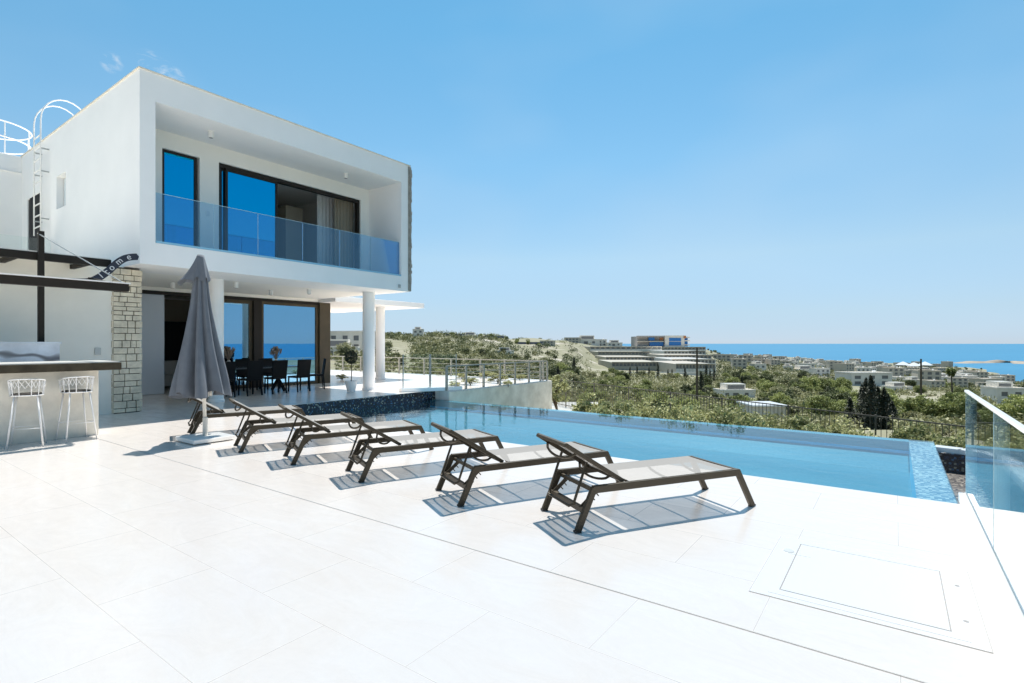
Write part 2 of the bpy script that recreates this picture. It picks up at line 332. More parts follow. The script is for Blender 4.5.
def sea_mat():
    m = mat('sea_water', (.012, .21, .42), .4, spec=.12); t = m.node_tree; b = t.nodes['Principled BSDF']; n = t.nodes.new; L = t.links.new
    ge = n('ShaderNodeNewGeometry'); ns = n('ShaderNodeTexNoise'); ns.inputs['Scale'].default_value = .0012; ns.inputs['Detail'].default_value = 6
    mpn = n('ShaderNodeMapping'); mpn.inputs['Rotation'].default_value = (0, 0, -.6); mpn.inputs['Scale'].default_value = (1, 3, 1); L(ge.outputs['Position'], mpn.inputs[0]); L(mpn.outputs[0], ns.inputs['Vector'])
    mxn = n('ShaderNodeMix'); mxn.data_type = 'RGBA'; L(ns.outputs[0], mxn.inputs[0]); mxn.inputs[6].default_value = (.012, .088, .165, 1); mxn.inputs[7].default_value = (.020, .122, .215, 1); L(mxn.outputs[2], b.inputs['Base Color'])
    ns2 = n('ShaderNodeTexNoise'); ns2.inputs['Scale'].default_value = .08; ns2.inputs['Detail'].default_value = 5; L(ge.outputs['Position'], ns2.inputs['Vector'])
    bn = n('ShaderNodeBump'); bn.inputs['Strength'].default_value = .5; bn.inputs['Distance'].default_value = 1; L(ns2.outputs[0], bn.inputs['Height']); L(bn.outputs[0], b.inputs['Normal'])
    return m
M['sea'] = sea_mat()
def terrain_mat():
    m = bpy.data.materials.new('dry_hillside'); m.use_nodes = True; t = m.node_tree; b = t.nodes['Principled BSDF']; n = t.nodes.new; L = t.links.new
    ge = n('ShaderNodeNewGeometry')
    def ns(sc, lo, hi):
        a = n('ShaderNodeTexNoise'); a.inputs['Scale'].default_value = sc; a.inputs['Detail'].default_value = 8; a.inputs['Roughness'].default_value = .62; L(ge.outputs['Position'], a.inputs['Vector'])
        r = n('ShaderNodeMapRange'); r.inputs['From Min'].default_value = lo; r.inputs['From Max'].default_value = hi; L(a.outputs[0], r.inputs['Value']); return r.outputs[0]
    def mixc(f, a, c):
        x = n('ShaderNodeMix'); x.data_type = 'RGBA'; L(f, x.inputs[0])
        for i, q in ((6, a), (7, c)):
            if isinstance(q, tuple): x.inputs[i].default_value = (*q, 1)
            else: L(q, x.inputs[i])
        return x.outputs[2]
    c = mixc(ns(.05, .36, .52), (.17, .155, .12), (.085, .09, .045))
    c = mixc(ns(.35, .4, .62), c, (.13, .125, .08))
    c = mixc(ns(.028, .58, .62), c, (.24, .225, .195))
    L(c, b.inputs['Base Color']); b.inputs['Roughness'].default_value = .95
    return m
M['terrain'] = terrain_mat()

# ------------------------------------------------------------------ terrain, sea, headland
cols_tab = {   # column -> (depth, height)
 -6000: [(20,-1.8),(60,-1.5),(150,2),(400,8),(900,8),(3000,-60)],
 0:    [(20,-1.8),(60,-1.0),(120,0),(250,5),(450,9),(900,6),(3000,-60)],
 330:  [(20,-1.8),(40,-1.5),(100,-1.6),(180,.5),(300,4),(450,5.5),(900,2),(3000,-60)],
 385:  [(20,-1.8),(40,-2.0),(100,-1.8),(180,-.5),(300,4.5),(420,7.5),(700,6),(3000,-60)],
 440:  [(20,-1.8),(40,-2.6),(100,-4),(180,-2.8),(300,1.5),(430,8),(700,7),(3000,-60)],
 480:  [(20,-1.8),(40,-3),(100,-5.4),(180,-5),(300,-1.5),(450,7.6),(700,7),(3000,-60)],
 560:  [(20,-1.8),(40,-3.6),(100,-7),(200,-8),(350,-5),(550,4.6),(800,3),(3000,-60)],
 600:  [(20,-1.8),(40,-3.8),(110,-8),(220,-12),(380,-17),(600,-9),(800,-1.5),(1000,-2),(3000,-60)],
 640:  [(20,-1.8),(40,-4),(120,-9),(250,-14.5),(400,-18),(600,-9),(700,-3.8),(1000,-6),(3000,-60)],
 700:  [(20,-1.8),(40,-4.2),(120,-10),(250,-16),(450,-18),(700,-8.5),(850,-7),(1300,-25),(3000,-60)],
 740:  [(20,-1.8),(40,-4.3),(120,-10.5),(250,-16.7),(500,-20),(800,-23.6),(1100,-27),(1700,-38),(2400,-52),(3000,-60)],
 850:  [(20,-1.8),(40,-4.5),(120,-11.4),(250,-19.6),(500,-28.3),(900,-37),(1250,-42),(1500,-52),(3000,-60)],
 940:  [(20,-1.8),(40,-4.8),(120,-12),(250,-21),(500,-32),(800,-39),(1050,-45),(1250,-53),(3000,-60)],
 1024: [(20,-1.8),(40,-5),(120,-12.8),(250,-23),(500,-39),(640,-47),(740,-52),(3000,-60)],
 1300: [(20,-1.8),(40,-5.5),(120,-16),(250,-30),(450,-47),(550,-53),(3000,-60)],
 6000: [(20,-1.8),(40,-5),(120,-16),(250,-32),(450,-50),(550,-54),(3000,-60)]}
ck = sorted(cols_tab); cang = [math.atan2(k-CX, F) for k in ck]
def prof(k, Y):
    t = cols_tab[k]; return float(np.interp(math.log(max(Y, 1)), [math.log(a) for a, _ in t], [b for _, b in t]))
def hsh(x, y):
    return math.sin(x*.051+1.3)*math.cos(y*.047-.4)+.5*math.sin(x*.13+y*.09)+.3*math.cos(x*.31-y*.27)
def terr_xy(x, y):
    X = CS*x+SN*y; Y = -SN*x+CS*y; r = math.hypot(X, Y); a = math.atan2(X, Y)
    a2 = max(min(a, cang[-1]), cang[0]); dep = max(r*math.cos(a2), r*.25)
    i = max(0, min(len(ck)-2, int(np.searchsorted(cang, a2))-1)); f = (a2-cang[i])/(cang[i+1]-cang[i]); f = max(0, min(1, f)); f = f*f*(3-2*f)
    z = prof(ck[i], dep)*(1-f)+prof(ck[i+1], dep)*f
    if r < 22: z = min(z, -1.8)
    amp = min(1, max(0, (r-30)/200))
    return z+amp*1.1*hsh(x, y)
def terr(px, Y): p = at(px, Y); return terr_xy(p.x, p.y)
g = MB(); nr, na = 120, 260
radii = np.exp(np.linspace(math.log(4), math.log(3400), nr)); angs = np.linspace(-math.pi, math.pi, na, endpoint=False)
angs = np.sort(np.concatenate([angs[::2], np.linspace(R(-48), R(52), 160)])); na = len(angs)
g.v.append((0, 0, -1.8))
for r in radii:
    for a in angs:
        X, Y = r*math.sin(a), r*math.cos(a); x, y = CS*X-SN*Y, SN*X+CS*Y; g.v.append((x, y, terr_xy(x, y)))
for k in range(na): g.f.append((0, 1+(k+1) % na, 1+k))
for i in range(nr-1):
    for k in range(na):
        a0 = 1+i*na; b0 = a0+na; k2 = (k+1) % na; g.f.append((a0+k, a0+k2, b0+k2, b0+k))
tag(g.build('ground', M['terrain'], smooth=True), kind='structure')
g = MB(); n = 96; rs = [350, 700, 1500, 3000, 6000, 12000, 30000, 90000]
for r in rs:
    for k in range(n): a = 2*math.pi*k/n; g.v.append((r*math.cos(a), r*math.sin(a), -50))
for i in range(len(rs)-1):
    for k in range(n): g.f.append((i*n+k, i*n+n+k, i*n+n+(k+1) % n, i*n+(k+1) % n))
tag(g.build('sea', M['sea']), kind='structure')
g = MB(); nu, nv = 60, 8
for i in range(nu+1):
    u = i/nu
    for j in range(nv+1):
        v = j/nv*2-1; px = 950+u*190; Y = 1400+v*70*math.sin(math.pi*min(1, u*3+.12) if u < .33 else math.pi/2)+30*math.sin(u*9)
        p = at(px, Y); z = -50.8+(1-v*v)*(3.2+3.0*min(1, u*4)+1.3*math.sin(u*31)+.9*math.sin(u*57+v*3))*min(1, u*12)
        g.v.append((p.x, p.y, z))
for i in range(nu):
    for j in range(nv): a = i*(nv+1)+j; g.f.append((a, a+1, a+nv+2, a+nv+1))
tag(g.build('headland', mat('headland_rock', (.17, .15, .12), .9, noise=.5, nscale=.03), smooth=True), kind='structure')

# ------------------------------------------------------------------ deck and pool
PX0, PX1, PY0, PY1, WZ = -11.55, .55, 6.25, 11.70, -.28
g = MB()
g.slab('z', -2.3, 0, (-34, .78), (-9, 17.9), [(-11.55, .78, 6.25, 11.95), (-11.0, .78, 11.95, 17.9)])
tag(g.build('deck', M['deck']), kind='structure')
g = MB(); g.box(-34, -10.985, 17.9, 17.93, -2.2, -.02); g.box(-11, -10.97, 11.96, 17.9, -2.25, -.03); tag(g.build('terrace_retaining_wall', M['concrete']), 'rough pale concrete retaining wall of the terrace beyond the far end of the pool', 'wall')
g = MB()                                                            # the basin: floor, near, left, far infinity wall
g.box(-11.53, .2, 6.255, 6.275, -1.65, -.02)
g.box(-11.55, .2, 11.7, 11.93, -2.2, -.292); g.box(.2, .55, 6.255, 11.93, -2.2, -.31)
pool = g.build('pool_basin', M['mosaic_pool']); tag(pool, kind='structure')
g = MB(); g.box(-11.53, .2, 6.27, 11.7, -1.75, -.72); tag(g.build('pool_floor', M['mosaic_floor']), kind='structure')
g = MB(); g.quadbox([(-11.5, 11.1, -.719), (.19, 11.1, -.719), (.19, 11.69, -.719), (-11.5, 11.69, -.719), (-11.5, 11.11, -.716), (.19, 11.11, -.716), (.19, 11.69, -.50), (-11.5, 11.69, -.50)]); tag(g.build('tone_softening_cove', M['mosaic_floor']), kind='structure')  # sloped strip added to soften the tone break between far wall and floor
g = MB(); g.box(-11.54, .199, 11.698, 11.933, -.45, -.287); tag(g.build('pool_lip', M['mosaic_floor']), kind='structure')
g = MB(); g.box(-11.545, -11.525, 6.26, 11.925, -1.64, -.012); g.box(-11.525, -11.01, 11.93, 11.946, -.9, -.4); tag(g.build('pool_side_mosaic', M['mosaic_dark']), kind='structure')
g = MB(); g.box(.2, .551, 6.256, 11.931, -.6, -.303); tag(g.build('pool_weir', M['mosaic_weir']), kind='structure')
g = MB(); n0 = 0
xs = np.linspace(-11.52, .555, 2); g.v += [(-11.52, 6.27, WZ), (.555, 6.27, WZ), (.555, 11.935, WZ), (-11.52, 11.935, WZ)]; g.f.append((0, 1, 2, 3))
tag(g.build('pool_water', M['water']), kind='structure')
g = MB(); g.box(.55, 1.4, 6.26, 12, -1.15, -.68); tag(g.build('overflow_channel_floor', M['pebble']), kind='structure')
g = MB(); g.box(.552, 1.28, 11.35, 11.5, -1.1, -.372); g.box(1.262, 1.3, 6.1, 11.36, -1.1, -.372); tag(g.build('overflow_channel_side', M['mosaic_dark']), kind='structure')
g = MB()
path = [(.553, 11.60), (.9, 11.52), (1.2, 11.33), (1.34, 11.0), (1.38, 10.5), (1.40, 9.5), (1.42, 6.0)]
for (a, b) in zip(path[:-1], path[1:]):
    d = Vector((b[0]-a[0], b[1]-a[1])).normalized(); nrm = Vector((-d.y, d.x))*.12
    g.prism([(a[0]-nrm.x, a[1]-nrm.y), (b[0]-nrm.x, b[1]-nrm.y), (b[0]+nrm.x, b[1]+nrm.y), (a[0]+nrm.x, a[1]+nrm.y)], -.372, -.30)
tag(g.build('overflow_channel_coping', M['coat']), kind='structure')
g = MB(); g.box(.9, 1.5, 5.9, 11.7, -2.3, -1.16); tag(g.build('overflow_channel_wall', M['coat']), kind='structure')
g = MB(); g.prism([(-12.12, 10.98), (-11.88, 10.86), (-11.02, 12.2), (-11.02, 12.62)], 0, .11)
tag(g.build('pool_end_kerb', M['plaster'], bevel=.01), 'low white kerb block at the far left corner of the pool', 'kerb')
# main expansion joint across the deck
g = MB(); g.box(-12, .5, 2.866, 2.874, 0.0012, .0042); tag(g.build('deck_joint', mat('joint_sealant', (.45, .44, .42), .8)), kind='structure')
# pale gravel path beyond the pool
g = MB(); pts = [gp(548, 402, -1.68), gp(600, 402, -1.68), gp(660, 424, -1.68), gp(700, 440, -1.68), gp(560, 432, -1.68)]
g.prism([(p.x, p.y) for p in pts][::-1], -1.75, -1.68); tag(g.build('gravel_path', mat('white_gravel', (.66, .62, .55), .9, noise=.2, nscale=7)), kind='structure')

# ------------------------------------------------------------------ house
H = empty('villa', (-17, 7.5, 0), 'white two storey villa with a framed balcony above the shaded dining terrace', 'house')
XF, YN, YF, ZB, ZT = -12.23, 4.25, 11.53, 3.05, 6.95
g = MB(); g.slab('x', -13.75, XF, (YN, YF), (ZB, ZT), [(4.53, 11.18, 3.5, 6.38)]); g.build('balcony_frame', M['plaster'], H, bevel=.008)
g = MB(); g.slab('x', -13.95, -13.75, (YN+.2, YF-.2), (3.35, ZT-.1), [(5.23, 6.05, 3.5, 5.98), (6.5, 10.86, 3.5, 6.0)]); bw = g.build('balcony_back_wall', M['soffit'], H)
g = MB(); g.slab('y', YN, YN+.2, (-20.9, -13.75), (ZB, ZT), [(-17.6, -16.84, 4.91, 5.76), (-20.3, -18.95, 3.06, 5.6)]); g.build('side_wall', M['plaster'], H)
g = MB(); g.box(-20.9, -13.75, YF-.2, YF, ZB, ZT); g.build('far_side_wall', M['plaster'], H)
g = MB(); g.box(-20.9, -13.95, YN+.2, YF-.2, 6.5, 6.82); g.build('roof', M['plaster'], H)
g = MB(); g.slab('z', ZB, 3.35, (-20.9, -13.75), (YN+.2, YF-.2)); g.build('upper_floor', M['soffit'], H)
g = MB(); g.box(-20.93, XF+.025, YN-.025, YN+.24, ZT, ZT+.025); g.box(XF-.3, XF+.025, YN+.24, YF+.02, ZT, ZT+.025); g.box(-20.9, XF-.3, YF-.2, YF+.02, ZT, ZT+.025)
g.build('roof_coping', M['coping'], H)
g = MB(); g.box(-27, -20.9, -6, YF, 0, ZT); g.build('rear_wing', M['plaster'], H, bevel=.01)
g = MB(); g.box(-20.899, -20.86, -6, YN-.03, ZT-.5, ZT-.47); g.build('wing_cornice', M['plaster'], H)
g = MB(); g.box(-20.9, -13.05, -6, YN-.002, 0, ZB-.004); g.build('lower_wing', M['cream'], H)
g = MB(); g.box(-13.052, -13.02, -6, 2.2, 0, 2.99); g.build('wall_panel', M['cream'], H)
# recess pane and the side door
g = MB(); g.box(-17.58, -16.86, YN+.15, YN+.16, 4.93, 5.74); wn = g.build('niche_window', mat('frosted_pane', (.62, .66, .68), .5), H)
g = MB(); g.box(-20.28, -18.97, YN+.02, YN+.06, 3.08, 5.58); d = g.build('side_door', M['dark'], H)
g = MB(); g.box(-20.1, -19.1, YN+.008, YN+.018, 3.2, 5.7); g.build('door_panel', M['black'], d)
g = MB(); g.box(XF-.16, XF+.012, 11.45, 11.58, ZB+.03, ZT-.02)
zz = ZB+.02
while zz < ZT-.1:
    hh = random.uniform(.07, .15); o_ = random.uniform(0, .035)
    g.box(XF-.12, XF+.014+o_*.5, 11.5, 11.57+o_, zz, min(zz+hh-.012, ZT-.02)); zz += hh
g.build('stone_edge_trim', mat('grey_split_stone', (.33, .30, .26), .9, noise=.3, nscale=8), H)
# balcony glazing
def glazed(name, x, y0, y1, z0, z1, parent, gm, t=.055, d=.05, fm='dark'):
    q = MB(); q.slab('x', x-d, x, (y0, y1), (z0, z1), [(y0+t, y1-t, z0+t, z1-t)]); fr = q.build(name, M[fm], parent)
    q = MB(); q.box(x-d*.6, x-d*.4, y0+t, y1-t, z0+t, z1-t); q.build('pane', gm, fr); return fr
glazed('balcony_window', -13.80, 5.24, 6.0, 3.51, 5.97, H, M['glass_door'])
g = MB(); g.slab('x', -13.94, -13.80, (6.51, 10.85), (3.505, 5.995), [(6.57, 10.77, 3.52, 5.90)]); g.build('sliding_door_frame', M['dark'], H)
glazed('sliding_door_leaf', -13.815, 6.70, 8.10, 3.53, 5.9, H, M['glass_door'])
glazed('sliding_door_leaf', -13.875, 6.58, 8.05, 3.53, 5.9, H, M['glass_door'])
# ground floor glazing at x = -17
g = MB(); g.slab('x', -17.12, -16.95, (4.26, 11.94), (2.84, 2.94)); g.build('door_header', M['dark'], H)
g = MB(); g.box(-17.12, -16.97, 4.26, 11.53, 2.942, 3.048); g.build('header_wall', M['soffit'], H)
g = MB(); g.box(-17.06, -17.0, 5.2, 6.52, .01, 2.835); g.build('pale_door_leaf', M['door'], H)
glazed('dining_door_leaf', -16.97, 7.9, 9.08, .01, 2.838, H, M['glass_low'], .11, .07, 'bronze')
g = MB(); g.box(-17.08, -16.9, 9.09, 9.36, .005, 2.838); g.build('door_mullion', M['dark'], H)
glazed('dining_door_leaf', -16.97, 9.37, 11.5, .01, 2.838, H, M['glass_low'], .09, .07, 'bronze')
g = MB(); g.box(-17.4, -16.88, 11.52, 11.96, .0, 2.93); g.build('corner_post', M['bronze'], H)
g = MB(); g.box(-17.06, -16.98, 7.3, 7.88, .01, 2.835); g.build('dark_door_leaf', M['dark'], H)
# ceiling of the terrace (already the volume soffit) and the canopy beyond
g = MB(); g.box(-22, -16.0, 11.54, 15.9, 2.93, 3.13); g.build('terrace_canopy', M['plaster'], H, bevel=.01)
g = MB(); g.box(-20.88, -13.76, 11.34, 11.5, 2.999, 3.049)
g = MB(); g.box(-20.8, -17.5, 11.78, 11.92, 0, 2.92); g.build('end_wall', M['interior'], H)
g = MB(); g.box(-20.89, -20.8, 4.3, 11.9, .01, 3.0); g.build('room_back_wall', M['interior'], H)
for (x, y, r, z) in ((-13.72, 6.42, .17, 3.05), (-13.35, 10.85, .185, 3.05), (-17.0, 14.4, .185, 2.93)):
    g = MB(); g.lathe([(r*1.12, 0), (r*1.12, .05), (r, .07), (r, z)], (x, y, 0), 32); g.build('column', M['plaster'], H, smooth=False)
for (x, y, z) in ((-12.9, 5.92, 6.38), (-12.9, 9.66, 6.38), (-14, 7.05, 3.05), (-14, 9.19, 3.05), (-15.2, 8.7, 3.05), (-15.4, 6.1, 3.05)):
    g = MB(); g.lathe([(.055, -.15), (.06, -.145), (.06, -.0005)], (x, y, z), 16); dl = g.build('downlight', M['whitemetal'], H)
    g = MB(); g.lathe([(.042, -.153), (.042, -.1505)], (x, y, z), 16); g.build('lens', M['fargrey'], dl)
# upper room
g = MB(); g.box(-20.7, -18.3, 4.5, 11.3, 3.352, 6.49); g.build('bedroom_wall', M['interior'], H)
g = MB(); g.box(-18.29, -14.6, 8.0, 8.15, 3.352, 6.49); g.build('room_partition', M['interior'], H)
g = MB(); g.box(-16.6, -15.9, 9.6, 10.2, 3.36, 5.9); g.build('room_column', M['interior'], H)
# balcony balustrade
gj = [4.55, 5.71, 6.72, 7.9, 9.02, 10.08, 11.16]
for a, b in zip(gj[:-1], gj[1:]):
    g = MB(); g.box(-12.32, -12.305, a+.008, b-.008, 3.54, 4.54); gl = g.build('balcony_glass', M['glass_bal'], H)
    g = MB(); g.box(-12.322, -12.303, a+.008, b-.008, 4.541, 4.549); g.build('glass_edge', M['glass_edge'], gl)
    g = MB(); g.box(-12.322, -12.303, b-.006, b+.002, 3.54, 4.54); g.build('glass_joint', M['glass_edge'], gl)
g = MB(); g.box(-12.36, -12.225, 4.54, 11.17, 3.503, 3.545); g.build('glass_channel', M['blueledge'], H)
g = MB(); g.box(XF+.001, XF+.03, 11.05, 11.13, 3.14, 3.24); g.lathe([(.03, 0), (.03, .03)], (XF+.03, 11.09, 3.17), 12); g.build('outdoor_socket', M['steel'], H)
g = MB(); g.box(-13.749, -13.735, 6.2, 6.28, 4.6, 4.72); g.build('wall_switch', M['whitemetal'], H)
for y in (3.0, 3.75):
    g = MB(); g.box(-13.048, -13.03, y, y+.1, 1.22, 1.36); g.build('wall_socket', M['steel'], H)
# wing terrace glass (over the lower wing)
g = MB(); g.box(-17.9, -17.885, -3, 4.2, 3.06, 4.15); gl = g.build('wing_terrace_glass', M['glass_deck'], H)
# stone pier
S = empty('stone_pier', (-13.27, 4.3, 0), 'square pier of pale split stone blocks at the near corner of the villa', 'pier')
g = MB(); g.box(-13.50, -13.04, 4.07, 4.53, 0, 3.03); g.build('mortar_core', M['mortar'], S)
g = MB(); zz = .01
while zz < 3.0:
    hh = random.choice((.09, .115, .13, .15)); hh = min(hh, 3.035-zz)
    for face in range(4):
        u = 0; L_ = .5
        while u < L_-.01:
            wd = random.uniform(.1, .26); wd = min(wd, L_-u)
            if L_-u-wd < .07: wd = L_-u
            o_ = random.uniform(0, .018); a0, a1 = u+.006, u+wd-.006; z0, z1 = zz+.005, zz+hh-.008
            if face == 0: g.box(-13.06, -13.015+o_, 4.05+a0, 4.05+a1, z0, z1)
            elif face == 1: g.box(-13.52+a0, -13.52+a1, 4.045-o_, 4.085, z0, z1)
            elif face == 2: g.box(-13.53-o_, -13.48, 4.05+a0, 4.05+a1, z0, z1)
            else: g.box(-13.52+a0, -13.52+a1, 4.515, 4.56+o_, z0, z1)
            u += wd
    zz += hh
g.build('stone_blocks', M['stone'], S, bevel=.006)
# roof ladder with goose-neck handrails
LD = empty('roof_ladder', (-18.55, 4.15, 4.3), 'white ladder on the side wall with arched handrails reaching over the roof', 'ladder')
for x in (-18.86, -18.24):
    g = MB(); pts = [(x, 4.08, 4.35), (x, 4.08, 6.9), (x, 4.08, 7.35)]
    for k in range(1, 13): a = math.pi*k/12; pts.append((x, 4.62-.54*math.cos(a), 7.35+.68*math.sin(a)))
    pts += [(x, 5.16, 7.1), (x, 5.16, 6.85)]
    g.tube(pts, .017, 8); g.build('rail', M['whitemetal'], LD, smooth=True)
for k in range(9):
    g = MB(); z = 4.55+.3*k; g.tube([(-18.86, 4.08, z), (-18.24, 4.08, z)], .018, 6); g.build('rung', M['whitemetal'], LD)
for z in (4.75, 6.0, 6.6):
    for x in (-18.86, -18.24):
        g = MB(); g.bar((x, 4.08, z), (x, 4.25, z), .03); g.build('bracket', M['steel'], LD)
# round guard rail on the rear roof
GR = empty('roof_guard_rail', (-22.0, 3.9, 6.95), 'round white guard rail with two hoops standing on the rear roof', 'railing')
for z in (7.55, 8.0):
    g = MB(); g.tube([(-22.3+1.05*math.cos(a), 3.75+1.0*math.sin(a), z) for a in np.linspace(0, 2*math.pi, 33)[:-1]], .02, 8, closed=True); g.build('hoop', M['whitemetal'], GR, smooth=True)
for a in np.linspace(0, 2*math.pi, 9)[:-1]:
    g = MB(); g.tube([(-22.3+1.05*math.cos(a+.2), 3.75+1.0*math.sin(a+.2), 6.95), (-22.3+1.05*math.cos(a+.2), 3.75+1.0*math.sin(a+.2), 8.0)], .016, 8); g.build('post', M['whitemetal'], GR)
# curtains
def curtain(x, y0, y1, z0, z1, m, label, amp=.04, waves=7):
    q = MB(); n_ = waves*8
    for i in range(n_+1):
        y = y0+(y1-y0)*i/n_; xx = x+amp*math.sin(2*math.pi*waves*i/n_)+.01*math.sin(i*1.7)
        q.v += [(xx, y, z0), (xx, y, z1), (xx-.006, y, z0), (xx-.006, y, z1)]
    for i in range(n_):
        a = i*4; q.f += [(a, a+4, a+5, a+1), (a+2, a+3, a+7, a+6)]
    tag(q.build('curtain', m, smooth=True), label, 'curtain')
curtain(-14.35, 5.2, 6.1, 3.37, 6.1, M['curtainb'], 'taupe curtain drawn behind the narrow balcony window')
curtain(-14.25, 10.25, 10.95, 3.37, 6.2, M['curtainb'], 'taupe curtain gathered at the right end of the open balcony door', waves=6)
curtain(-14.8, 10.0, 10.62, 3.37, 6.15, M['curtainw'], 'white sheer curtain beside the taupe one inside the open balcony door', waves=5)
curtain(-14.3, 6.9, 8.0, 3.37, 6.2, M['curtainb'], 'taupe curtain behind the blue sliding balcony door', waves=9)
curtain(-17.5, 10.6, 11.45, .02, 2.75, M['curtainw'], 'white curtain behind the right end of the dining glass', waves=8)
# living room pieces
g = MB(); g.box(-20.7, -20.2, 6.6, 11.0, .02, 2.2); g.build('wall_unit', M['darkwood']); tag(bpy.data.objects['wall_unit'], 'dark wall unit at the back of the living room', 'cabinet')
SF = empty('sofa', (-19.2, 7.5, 0), 'pale sofa inside the living room behind the umbrella', 'sofa')
g = MB(); g.box(-19.7, -18.8, 6.9, 9.0, .08, .45); g.build('seat', M['sofa'], SF, bevel=.04)
g = MB(); g.box(-19.0, -18.75, 6.9, 9.0, .46, .9); g.build('backrest', M['sofa'], SF, bevel=.05)

# ------------------------------------------------------------------ pergola, sign, bar
PG = empty('pergola', (-11, 1, 0), 'charcoal pergola over the bar with pale canvas roof, post and stay cable', 'pergola')
g = MB(); g.box(-9.98, -9.86, -4, 3.28, 2.27, 2.39); g.build('front_beam', M['beam'], PG, bevel=.004)
g = MB(); g.box(-10.02, -9.84, -4, 3.30, 2.392, 2.41); g.build('sunlit_edge_strip', M['whitemetal'], PG)  # white strip stands in for sunlight along the top edge of the beam
g = MB(); g.box(-12.0, -11.88, -4, 3.67, 2.88, 3.01); g.build('rear_beam', M['beam'], PG, bevel=.004)
for y in (3.3, 1.6, -.1, -1.8, -3.5):
    g = MB(); g.bar((-9.98, y, 2.33), (-11.72, y, 2.60), .06, .07); g.build('rafter', M['beam'], PG)
for y in (3.35, 2.35, 1.35, .35, -.65, -1.65, -2.65):
    g = MB(); g.box(-13.04, -12.0, y, y+.07, 2.90, 2.98); g.build('roof_joist', M['beam'], PG)
g = MB(); g.box(-13.04, -11.89, -4, 3.66, 3.012, 3.03); g.build('roof_canvas', M['canvas'], PG)
g = MB(); g.box(-11.83, -11.75, 2.60, 2.68, 0, 3.36); g.build('post', M['beam'], PG, bevel=.004)
g = MB(); g.tube([(-11.8, 2.6, 3.32), (-9.95, 3.22, 2.42)], .009, 6); g.build('stay_cable', M['steel'], PG)

SG = empty('welcome_sign', (-12.1, 3.6, 2.9), 'wavy navy board lettered welcome hanging above the stone pier', 'sign')
WY = [3.0, 3.2, 3.33, 3.43, 3.53, 3.62, 3.69, 3.80, 3.92, 4.09]; WZ_ = [2.54, 2.545, 2.57, 2.63, 2.72, 2.81, 2.90, 3.02, 3.09, 3.12]
def wave(t):                                                        # centre line of the board, y and z
    f = lambda q: (float(np.interp(q, np.linspace(0, 1, 10), WY)), float(np.interp(q, np.linspace(0, 1, 10), WZ_)))
    a = [f(min(1, max(0, t+d_))) for d_ in (-.05, -.025, 0, .025, .05)]; y0_, z0_ = f(t)
    if t > .95 or t < .05: return y0_, z0_
    return sum(q[0] for q in a)/5, sum(q[1] for q in a)/5
g = MB(); n_ = 48; XS = -11.80
for i in range(n_+1):
    t = i/n_; y, z = wave(t); y2, z2 = wave(t+.01); d = Vector((y2-y, z2-z)).normalized(); nn = Vector((-d.y, d.x))*.062
    g.v += [(XS, y-nn.x, z-nn.y), (XS, y+nn.x, z+nn.y), (XS-.02, y-nn.x, z-nn.y), (XS-.02, y+nn.x, z+nn.y)]
for i in range(n_):
    a = i*4; g.f += [(a, a+4, a+5, a+1), (a+2, a+3, a+7, a+6), (a+1, a+5, a+7, a+3), (a, a+2, a+6, a+4)]
g.f += [(0, 1, 3, 2), (n_*4, n_*4+2, n_*4+3, n_*4+1)]
board = g.build('board', M['sign'], SG)
for ch, t in zip('welcome', (.10, .26, .40, .50, .605, .745, .885)):
    cu = bpy.data.curves.new('letter', 'FONT'); cu.body = ch; cu.size = .155; cu.align_x = 'CENTER'; cu.extrude = .003
    ob = bpy.data.objects.new('letter', cu); col.objects.link(ob); dg = bpy.context.evaluated_depsgraph_get(); dg.update()
    me = bpy.data.meshes.new_from_object(ob.evaluated_get(dg)); y, z = wave(t); y2, z2 = wave(t+.01); an = math.atan2(z2-z, y2-y)
    g = MB(); n0 = 0
    for v in me.vertices:
        u, q = v.co.x, v.co.y-.038; g.v.append((XS+.0065+v.co.z, y+u*math.cos(an)-q*math.sin(an), z+u*math.sin(an)+q*math.cos(an)))
    for p in me.polygons: g.f.append(tuple(n0+k for k in p.vertices))
    bpy.data.objects.remove(ob); bpy.data.curves.remove(cu); bpy.data.meshes.remove(me)
    g.build('letter', M['letters'], board)

